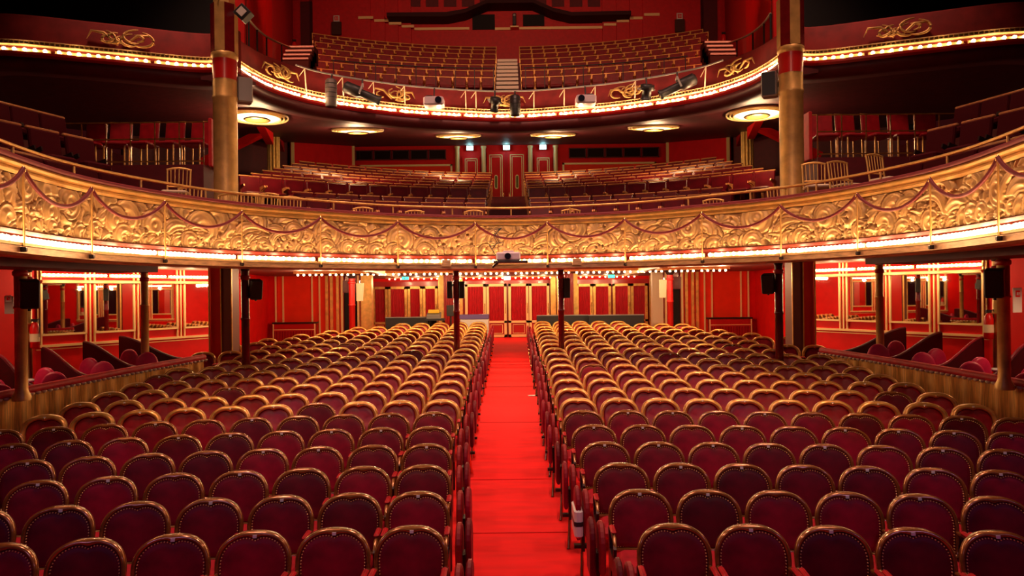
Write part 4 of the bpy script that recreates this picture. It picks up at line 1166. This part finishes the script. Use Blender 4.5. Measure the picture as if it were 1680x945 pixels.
# ------------------------------------------------------------------ mirror walls
for s in (-1, 1):
    A = Vector((-9.35, 13.9)) ; B = Vector((-7.25, 17.5))
    if s > 0: A, B = Vector((7.25, 17.5)), Vector((9.35, 13.9))
    d = B-A; L = d.length; a = math.atan2(d.y, d.x); u = d/L; n = Vector((u.y, -u.x))
    zc = H(-.95); z0 = 0.3; z1 = H(.62)
    nm = 'wall_left' if s < 0 else 'wall_right'
    wallq(nm, A.x, A.y, B.x, B.y, z0, z1, m_wallred, .12)
    def loc(t, z, off=.0): p = A+u*t+n*off; return (p.x, p.y, z)
    m = MB().box(loc(L/2, zc, .03), (L, .06, .05), rz=a)
    m.box(loc(L/2, H(-1.02), .01), (L, .02, .02), rz=a)
    struct(m.build('trim_13', m_goldtrim))
    W = L/4
    for i in range(4):
        c = W*(i+.5); ii = i if s < 0 else 3-i
        r = empty('wall_mirror', loc(c, H(-.21), .02), a, f"gilt-framed mirror on the {side(s)} wall, {ORDN[i if s < 0 else i]} from the left", 'mirror', f'mirrors on the {side(s)} wall')
        w2 = W*.40; hh = .51
        MB().box((0, 0, 0), (w2*2, .02, hh*2+.04)).build('glass', m_mirror, r)
        m = MB(); fr(m, -w2-.03, w2+.03, -hh-.03, hh+.03, -.015, .04, .03); m.build('frame', m_goldtrim, r)
    m = MB()
    for i in range(5):
        for o_ in (-.09, -.045, 0, .045, .09):
            t = min(max(W*i+o_, .03), L-.03)
            if abs(o_) in (.09, .0): m.box(loc(t, (H(-.95)+z1)/2, .02), (.028, .04, z1-H(-.95)), rz=a)
    struct(m.build('trim_14', m_goldtrim))
    # light cove over the mirrors
    wl = [tuple(A+u*t+n*.10) for t in np.linspace(.05, L-.05, 12)]
    struct(MB().sweep(wl, [(-.10, H(.30)), (.06, H(.30)), (.08, H(.34)), (.05, H(.36)), (-.10, H(.36))], smooth=False).build('trim_21', m_goldtrim))
    for i in range(3):
        batten(wl, (L-.1)*i/3, (L-.1)*(i+1)/3, 0, H(.46), .085, f"dense row of lit bulbs over the {side(s)} mirrors, {ORDN[i]} from the left", f'bulb rows over the {side(s)} mirrors', 11, 2, me=BMs, lamp_d=.35, cup=True, lz=-.10)
    # outer wall continuing towards the stage
    C0 = Vector((s*9.35, 13.9)); D0 = Vector((s*9.9, 12.2)); E0 = Vector((s*9.6, 5.0))
    if s < 0: wallq(nm, D0.x, D0.y, C0.x, C0.y, 0, z1, m_wallred); wallq(nm, E0.x, E0.y, D0.x, D0.y, 0, z1, m_wallred)
    else: wallq(nm, C0.x, C0.y, D0.x, D0.y, 0, z1, m_wallred); wallq(nm, D0.x, D0.y, E0.x, E0.y, 0, z1, m_wallred)
    # lintel bulbs
    # door panel and notice near the frame edge
    q = px(10 if s < 0 else 1668, 565, 11.6)
    r = empty('box_door', (s*8.85, 12.0, floorZ(12)), -s*-.9, f"gilt-edged red box door at the outer {side(s)} edge", 'door')
    MB().box((0, 0, .68), (.62, .05, 1.36)).build('leaf', m_wallor, r)
    m = MB(); fr(m, -.31, .31, .0, 1.36, -.03, .03); m.build('edging', m_goldtrim, r)
    r = empty('wall_notice', px(15 if s < 0 else 1669, 500 if s < 0 else 492, 12.0), 0, f"white plate with red emblem on the outer {side(s)} wall", 'notice')
    MB().box((0, 0, 0), (.15, .02, .42 if s > 0 else .30), bev=.004).build('plate', m_white if s > 0 else m_grey, r)
    MB().box((.0, -.013, .11), (.10 if s < 0 else .075, .01, .11)).build('sign', m_white if s < 0 else m_red, r)
    m = MB(); m.box((-.012, -.022, .11), (.02, .006, .05)); m.box((.018, -.022, .12), (.016, .006, .03)); m.box((.0, -.022, .09), (.05, .006, .012)); m.build('emblem', m_red if s < 0 else m_white, r)
    q = px(57 if s < 0 else 1622, 545 if s < 0 else 530, 12.3)
    r = empty('fire_extinguisher', q-Vector((0, 0, .28)), 0, f"red fire extinguisher by the outer {side(s)} gilded column", 'fire extinguisher')
    MB().lathe([(.0, 0), (.075, .01), (.075, .36), (.05, .43), (.02, .46)], n=14).build('cylinder', m_red, r)
    MB().lathe([(.077, .12), (.077, .26)], n=14).build('label_band', m_cream, r)
    MB().tube([(0, 0, .47), (.08, 0, .52), (.09, 0, .40), (.07, 0, .2)], .01, 6).build('hose', m_darkmet, r)
    MB().box((0, 0, .49), (.10, .03, .05)).build('valve', m_darkmet, r)

# ------------------------------------------------------------------ rear stalls walls
zt = H(.62)
for s in (-1, 1):
    nm = 'wall_left_rear' if s < 0 else 'wall_right_rear'
    # pilaster at the end of the mirrors
    r = empty('square_pillar', (s*6.30 if s < 0 else 6.30, 15.6, floorZ(15.6)), 0, f"tall square red and bronze pillar at the far end of the {side(s)} mirrors", 'pillar')
    hz = zt-floorZ(15.6)
    MB().box((s*.14, 0, hz/2), (.26, .4, hz)).build('red_face', m_colred2, r)
    MB().box((-s*.10, -.02, hz/2), (.24, .42, hz)).build('bronze_face', M('bronze_paint', (.17, .05, .03), .55, metal=.2), r)
    for x in (.27, .01, -.22): MB().box((s*x, -.235, hz/2), (.02, .03, hz)).build('gilt_edge', m_gold, r)
    # mirror bay behind the pillar
    seq = [(7.25, 17.5), (7.5, 19.5), (7.9, 23.0)]
    for a, b in zip(seq, seq[1:]):
        if s < 0: wallq(nm, -a[0], a[1], -b[0], b[1], 0, zt, m_wallred)
        else: wallq(nm, b[0], b[1], a[0], a[1], 0, zt, m_wallred)
    Y = 23.0
    X0, X1 = 7.6, 5.5
    wallq(nm, *((-X0, Y, -X1, Y) if s < 0 else (X1, Y, X0, Y)), .5, zt, m_wallor)
    wallq(nm, *((-11.2, Y, -X0, Y) if s < 0 else (X0, Y, 11.2, Y)), .5, zt, m_wallred)
    m = MB()
    for x in (7.66, 7.42, 6.48, 6.24): m.box((s*x, Y-.02, (zt+1.2)/2), (.045, .04, zt-1.2))
    struct(m.build('trim_15', m_goldtrim))
    m = MB()
    for x in (6.0, 5.85, 5.65): m.box((s*x, Y-.03, (zt+1.2)/2), (.09, .06, zt-1.2))
    struct(m.build('trim_16', m_gold))
    r = empty('low_radiator_cabinet', (s*6.98, Y-.2, 1.126), 0, f"low red slatted cabinet with gilt edges against the {side(s)} rear wall", 'cabinet')
    MB().box((0, 0, .42), (1.32, .26, .84)).build('body', m_wwood, r)
    m = MB(); fr(m, -.68, .68, .02, .88, -.14, .035, .02); m.box((0, -.14, .66), (1.3, .02, .02)); m.build('gilt_edging', m_goldtrim, r)
    MB().box((0, 0, .87), (1.40, .32, .05)).build('top', m_iron, r)
    m = MB()
    for k in range(26): m.box((-.62+k*.05, -.135, .36), (.018, .012, .5))
    m.build('slat', m_colred, r)
    # dark doorway and cream pier
    x_ = 5.25
    struct(MB().box((s*5.22, Y+.1, 1.126+.95), (.46, .1, 1.9)).build(f'door_{dnum()}', m_black))
    struct(MB().box((s*5.22, Y-.0, 1.126+2.02), (.56, .16, .4)).build('trim_17', m_colred))
    struct(MB().box((s*4.70, Y+.0, (zt+1.1)/2), (.34, .3, zt-1.1)).build('cream_pier_trim', m_cream if s > 0 else m_gold))
    for x in (5.50, 4.97): struct(MB().box((s*x, Y-.08, (zt+1.1)/2), (.06, .06, zt-1.1)).build('trim_18', m_goldtrim))
    r = empty('hanging_banner', (s*4.25, 19.9, H(-.18)), s*.4, f"pale flared wall lantern beside the {side(s)} bright red column", 'lantern')
    MB().prism([(-.12, 0), (.06, -.0), (.10, .5), (-.12, .5)], 'Y', -.03, .03).build('shade', m_cream, r)
    wallq(nm, *((-5.5, Y+.4, -5.5, 28.1) if s < 0 else (5.5, 28.1, 5.5, Y+.4)), .9, zt, m_colred)
# back wall of the stalls
YD = 28.0
wallq('wall_back_lower', -11.2, YD+.14, 11.2, YD+.14, .9, zt, m_wwood)
def curtain_door(x0, x1, z1, lab, dark=False):
    w2 = (x1-x0)/2; z0 = 1.126; hz = z1-z0
    d = empty(f'door_{dnum()}', ((x0+x1)/2, YD, z0)); d['kind'] = 'structure'
    m = MB(); fr(m, -w2, w2, .02, hz, -.02, .10, .06); m.box((0, -.02, .62), (2*w2, .06, .09)); m.build('door_frame', m_gold if dark else m_goldtrim, d)
    n = 60; v = []
    for i in range(n+1):
        x = -w2+.09+(2*w2-.18)*i/n; y = .02+.030*math.sin(i*1.05)+.006*math.sin(i*.41)
        v += [(x, y, .66), (x, y, hz-.08)]
    MB().add(v, [(2*i, 2*i+2, 2*i+3, 2*i+1) for i in range(n)], True).build('curtain', m_curtain, d)
    MB().box((0, 0, .34), (2*w2-.16, .03, .50)).build('lower_panel', m_wwood, d)
    m = MB(); fr(m, -w2+.16, w2-.16, .16, .52, -.03, .02, .02); m.build('moulding', m_goldtrim, d)
    MB().tube([(w2-.05, -.08, .95), (w2-.05, -.08, 1.35)], .014, 6).build('handle', m_brass, d)
for a, b in ((763, 797), (798, 831), (834, 867), (868, 901)): curtain_door((a-840)/1163*YD, (b-840)/1163*YD, H(.46)-.10, '')
for a, b in ((611, 636), (637, 668), (669, 693), (694, 718)): curtain_door((a-840)/1163*YD, (b-840)/1163*YD, H(.30), '', True)
for a, b in ((945, 972), (973, 1002), (1005, 1034), (1035, 1062)): curtain_door((a-840)/1163*YD, (b-840)/1163*YD, H(.32), '', True)
m = MB()
for xp, w_ in ((602, .25), (724, .2), (757, .12), (907, .2), (917, .2), (938, .15), (1070, .25), (1085, .25)):
    x = (xp-840)/1163*YD; m.box((x, YD-.12, (zt+1.1)/2), (w_, .16, zt-1.1))
struct(m.build('trim_19', m_gold))
# piers between the door groups, standing forward
for xp, s in ((737, -1), (932, 1)):
    x = (xp-840)/1163*23.5
    r = empty('fluted_pier', (x, 23.5, 1.126), 0, f"red fluted pier with gilt strips {'left' if s < 0 else 'right'} of the centre doors", 'pier')
    m = MB(); hz = zt-1.126
    m.box((0, 0, hz/2), (.34, .3, hz))
    for k in range(6): m.tube([(-.14+k*.056, -.15, 0), (-.14+k*.056, -.15, hz)], .022, 6)
    m.build('shaft', m_colred2, r)
    for q in (-.25, .24): MB().box((q, .05, hz/2), (.14, .2, hz)).build('gilt_strip', m_gold, r)
for i, (xp, yp) in enumerate(((665, 456), (832, 456), (1003, 453))):
    q = px(xp, yp, 25.5)
    r = empty('exit_sign', q, 0, f"small {'green' if i != 1 else 'pale'} lit exit sign over the {('left', 'centre', 'right')[i]} curtained doors", 'exit sign')
    MB().box((0, .02, 0), (.26, .06, .13), bev=.01).build('housing', m_white, r)
    MB().box((0, -.016, 0), (.24, .01, .11)).build('lit_panel', m_exitg if i != 1 else m_exit, r)
    MB().box((-.03, -.024, 0), (.03, .004, .07)).box((.04, -.024, 0), (.06, .004, .015)).build('symbol', m_white, r)
    MB().tube([(0, .02, .06), (0, .02, zt-q.z)], .01, 6).build('hanger', m_iron, r)
# strips of bulbs under the balcony
BLc = [(-5.6, 18.2), (-4.3, 18.4), (-2.2, 18.7), (0, 18.8), (2.2, 18.7), (4.3, 18.4), (5.6, 18.2)]
BL = cr(BLc, 10); PB = np.array(BL); LB = np.hypot(*(PB[1:]-PB[:-1]).T).sum()
nB = 14
for i in range(nB):
    a, b = LB*i/nB, LB*(i+1)/nB
    x, y, nx, ny, _ = arc_at(BL, (a+b)/2)
    batten(BL, a, b, 0, H(.52), .125, f"strip of lit bulbs under the first balcony, {ORDN[i]} from the left", 'bulb strips under the first balcony', 19, 2, me=BMs, lamp_d=.0, cup=False, lz=-.08)
struct(MB().sweep(resample(BL, .2), [(-.03, H(.55)), (.03, H(.55)), (.03, H(.62)), (-.03, H(.62))], smooth=False).build('trim_20', m_trough))
BD = [(-4.7, 26.4), (4.7, 26.4)]
for i in range(6):
    batten(BD, 9.4*i/6, 9.4*(i+1)/6, 0, H(.56), .20, f"strip of lit bulbs before the curtained doors, {ORDN[i]} from the left", 'bulb strips at the doors', 19, 2, me=BMs, lamp_d=0, cup=False, lz=-.12)
struct(MB().box((0, 26.4, H(.60)), (9.4, .1, .04)).build('trim_22', m_trough))
for i, x in enumerate((-8.3, -4.0, -2.2, 0, 2.2, 4.0, 8.3)):  # hidden fixtures added to brighten the aisle and the outer walls
    r = empty('fill_light_fixture', (x, 10.9 if abs(x) > 8 else 14.9 if abs(x) > 1 else 15.2, H(.60)), 0, f"added fill light hidden in the soffit behind the balcony lip, {ORDN[i]} from the left", 'ceiling light', 'fill lights added behind the balcony lip')
    MB().lathe([(.05, -.01), (.10, -.012), (.11, 0), (.11, .02)], n=18).build('ring', m_gold, r)
    MB().lathe([(0, -.004), (.05, -.004)], n=18).build('lit_lens', m_tray, r)
    lamp('SPOT', (x, r.location.y, H(.575)), 110 if abs(x) > 8 else 62 if x else 190, (1, .60, .34), .06, spot=2.3, blend=.7, name='fill_downlight', target=(x, r.location.y-.01, 0))
# beams and cable bundles under the balcony
m = MB()
for s in (-1, 1):
    for (x0, y0, x1, y1) in ((4.2, 11.2, 5.0, 13.3), (1.2, 13.0, 1.1, 15.2), (5.1, 9.0, 6.7, 9.6), (3.0, 12.3, 3.6, 22), (5.0, 9.9, 7.0, 13.5)):
        L = math.hypot(x1-x0, y1-y0); m.box((s*(x0+x1)/2, (y0+y1)/2, H(.56)), (L, .16, .12), rz=math.atan2(y1-y0, s*(x1-x0)))
struct(m.build('beam', m_band))
m = MB(); rr = random.Random(2)
for s in (-1, 1):
    o_ = MB()
    for k in range(5):
        pts = []
        for i in range(16):
            t = i/15; idx = (LM*.5)+s*(LM*(.17+.20*t)); x, y, nx, ny, _ = arc_at(Mc, idx)
            pts.append((x-nx*(.12+.05*k), y-ny*(.12+.05*k), H(.462)+.012*math.sin(i*1.3+k)+.002*k))
        o_.tube(pts, .011, 5)
    tag(o_.build('cable_bundle', m_darkmet), f"loose black cables clipped under the {side(s)} balcony edge", 'cables', None)

# low black screens and control desk behind the last rows
for xa, xb, y, lab in ((632, 716, 21.9, 'low black screen behind the last left stalls row'), (880, 965, 22.2, 'low black screen right of the aisle behind the last row'), (965, 1056, 21.9, 'low black screen further right behind the last stalls row')):
    a = (xa-840)/1163*y; b = (xb-840)/1163*y
    r = empty('low_screen', ((a+b)/2, y, 1.126), 0, lab, 'screen')
    MB().box((0, 0, .52), (b-a, .06, 1.02), bev=.01).build('panel', m_darkmet, r)
    MB().box((0, 0, 1.04), (b-a, .08, .03)).build('top_trim', m_grey, r)
r = empty('control_desk', ((716-840)/1163*21.8, 21.50, 1.126), 0, 'small dark control desk behind the left stalls block', 'desk')
MB().box((0, 0, .98), (.55, .5, .06)).build('desk_top', m_darkmet, r)
for x in (-.24, .24):
    for y in (-.2, .2): MB().box((x, y, .47), (.04, .04, .95)).build('leg', m_iron, r)
X = (713-840)/1163*21.7
r = empty('lighting_console', (X, 21.45, 1.126+1.01), 0, 'grey lighting console standing on the control desk', 'console')
MB().box((0, 0, .08), (.42, .3, .14), rx=.3, bev=.01).build('body', m_grey, r)
m = MB()
for k in range(5): m.box((-.15+k*.075, -.12, .10), (.03, .02, .03))
m.build('knob', m_white, r)
tag(MB().box((0, 0, 0), (.34, .2, .11), bev=.015).build('yellow_case', m_yellow, None, (X, 21.47, 1.126+1.225)), 'bright yellow case lying on top of the lighting console', 'case')
r = empty('desk_monitor', ((735-840)/1163*21.8+.10, 21.5, 1.126), 0, 'black monitor on a stand right of the yellow case', 'monitor')
MB().box((0, 0, 1.24), (.24, .04, .34), bev=.01).build('screen', m_darkmet, r); MB().box((0, .05, .54), (.05, .05, 1.08)).build('stand', m_iron, r); MB().box((0, .05, .01), (.25, .25, .02)).build('foot', m_iron, r)
r = empty('white_counter', ((778-840)/1163*21.8, 21.8, 1.126), 0, 'pale counter with a violet top board beside the aisle end', 'counter')
MB().box((0, 0, .48), (.86, .3, .96), bev=.01).build('body', m_white, r); MB().box((0, -.02, 1.04), (.90, .32, .14), bev=.01).build('top_board', m_purple, r)
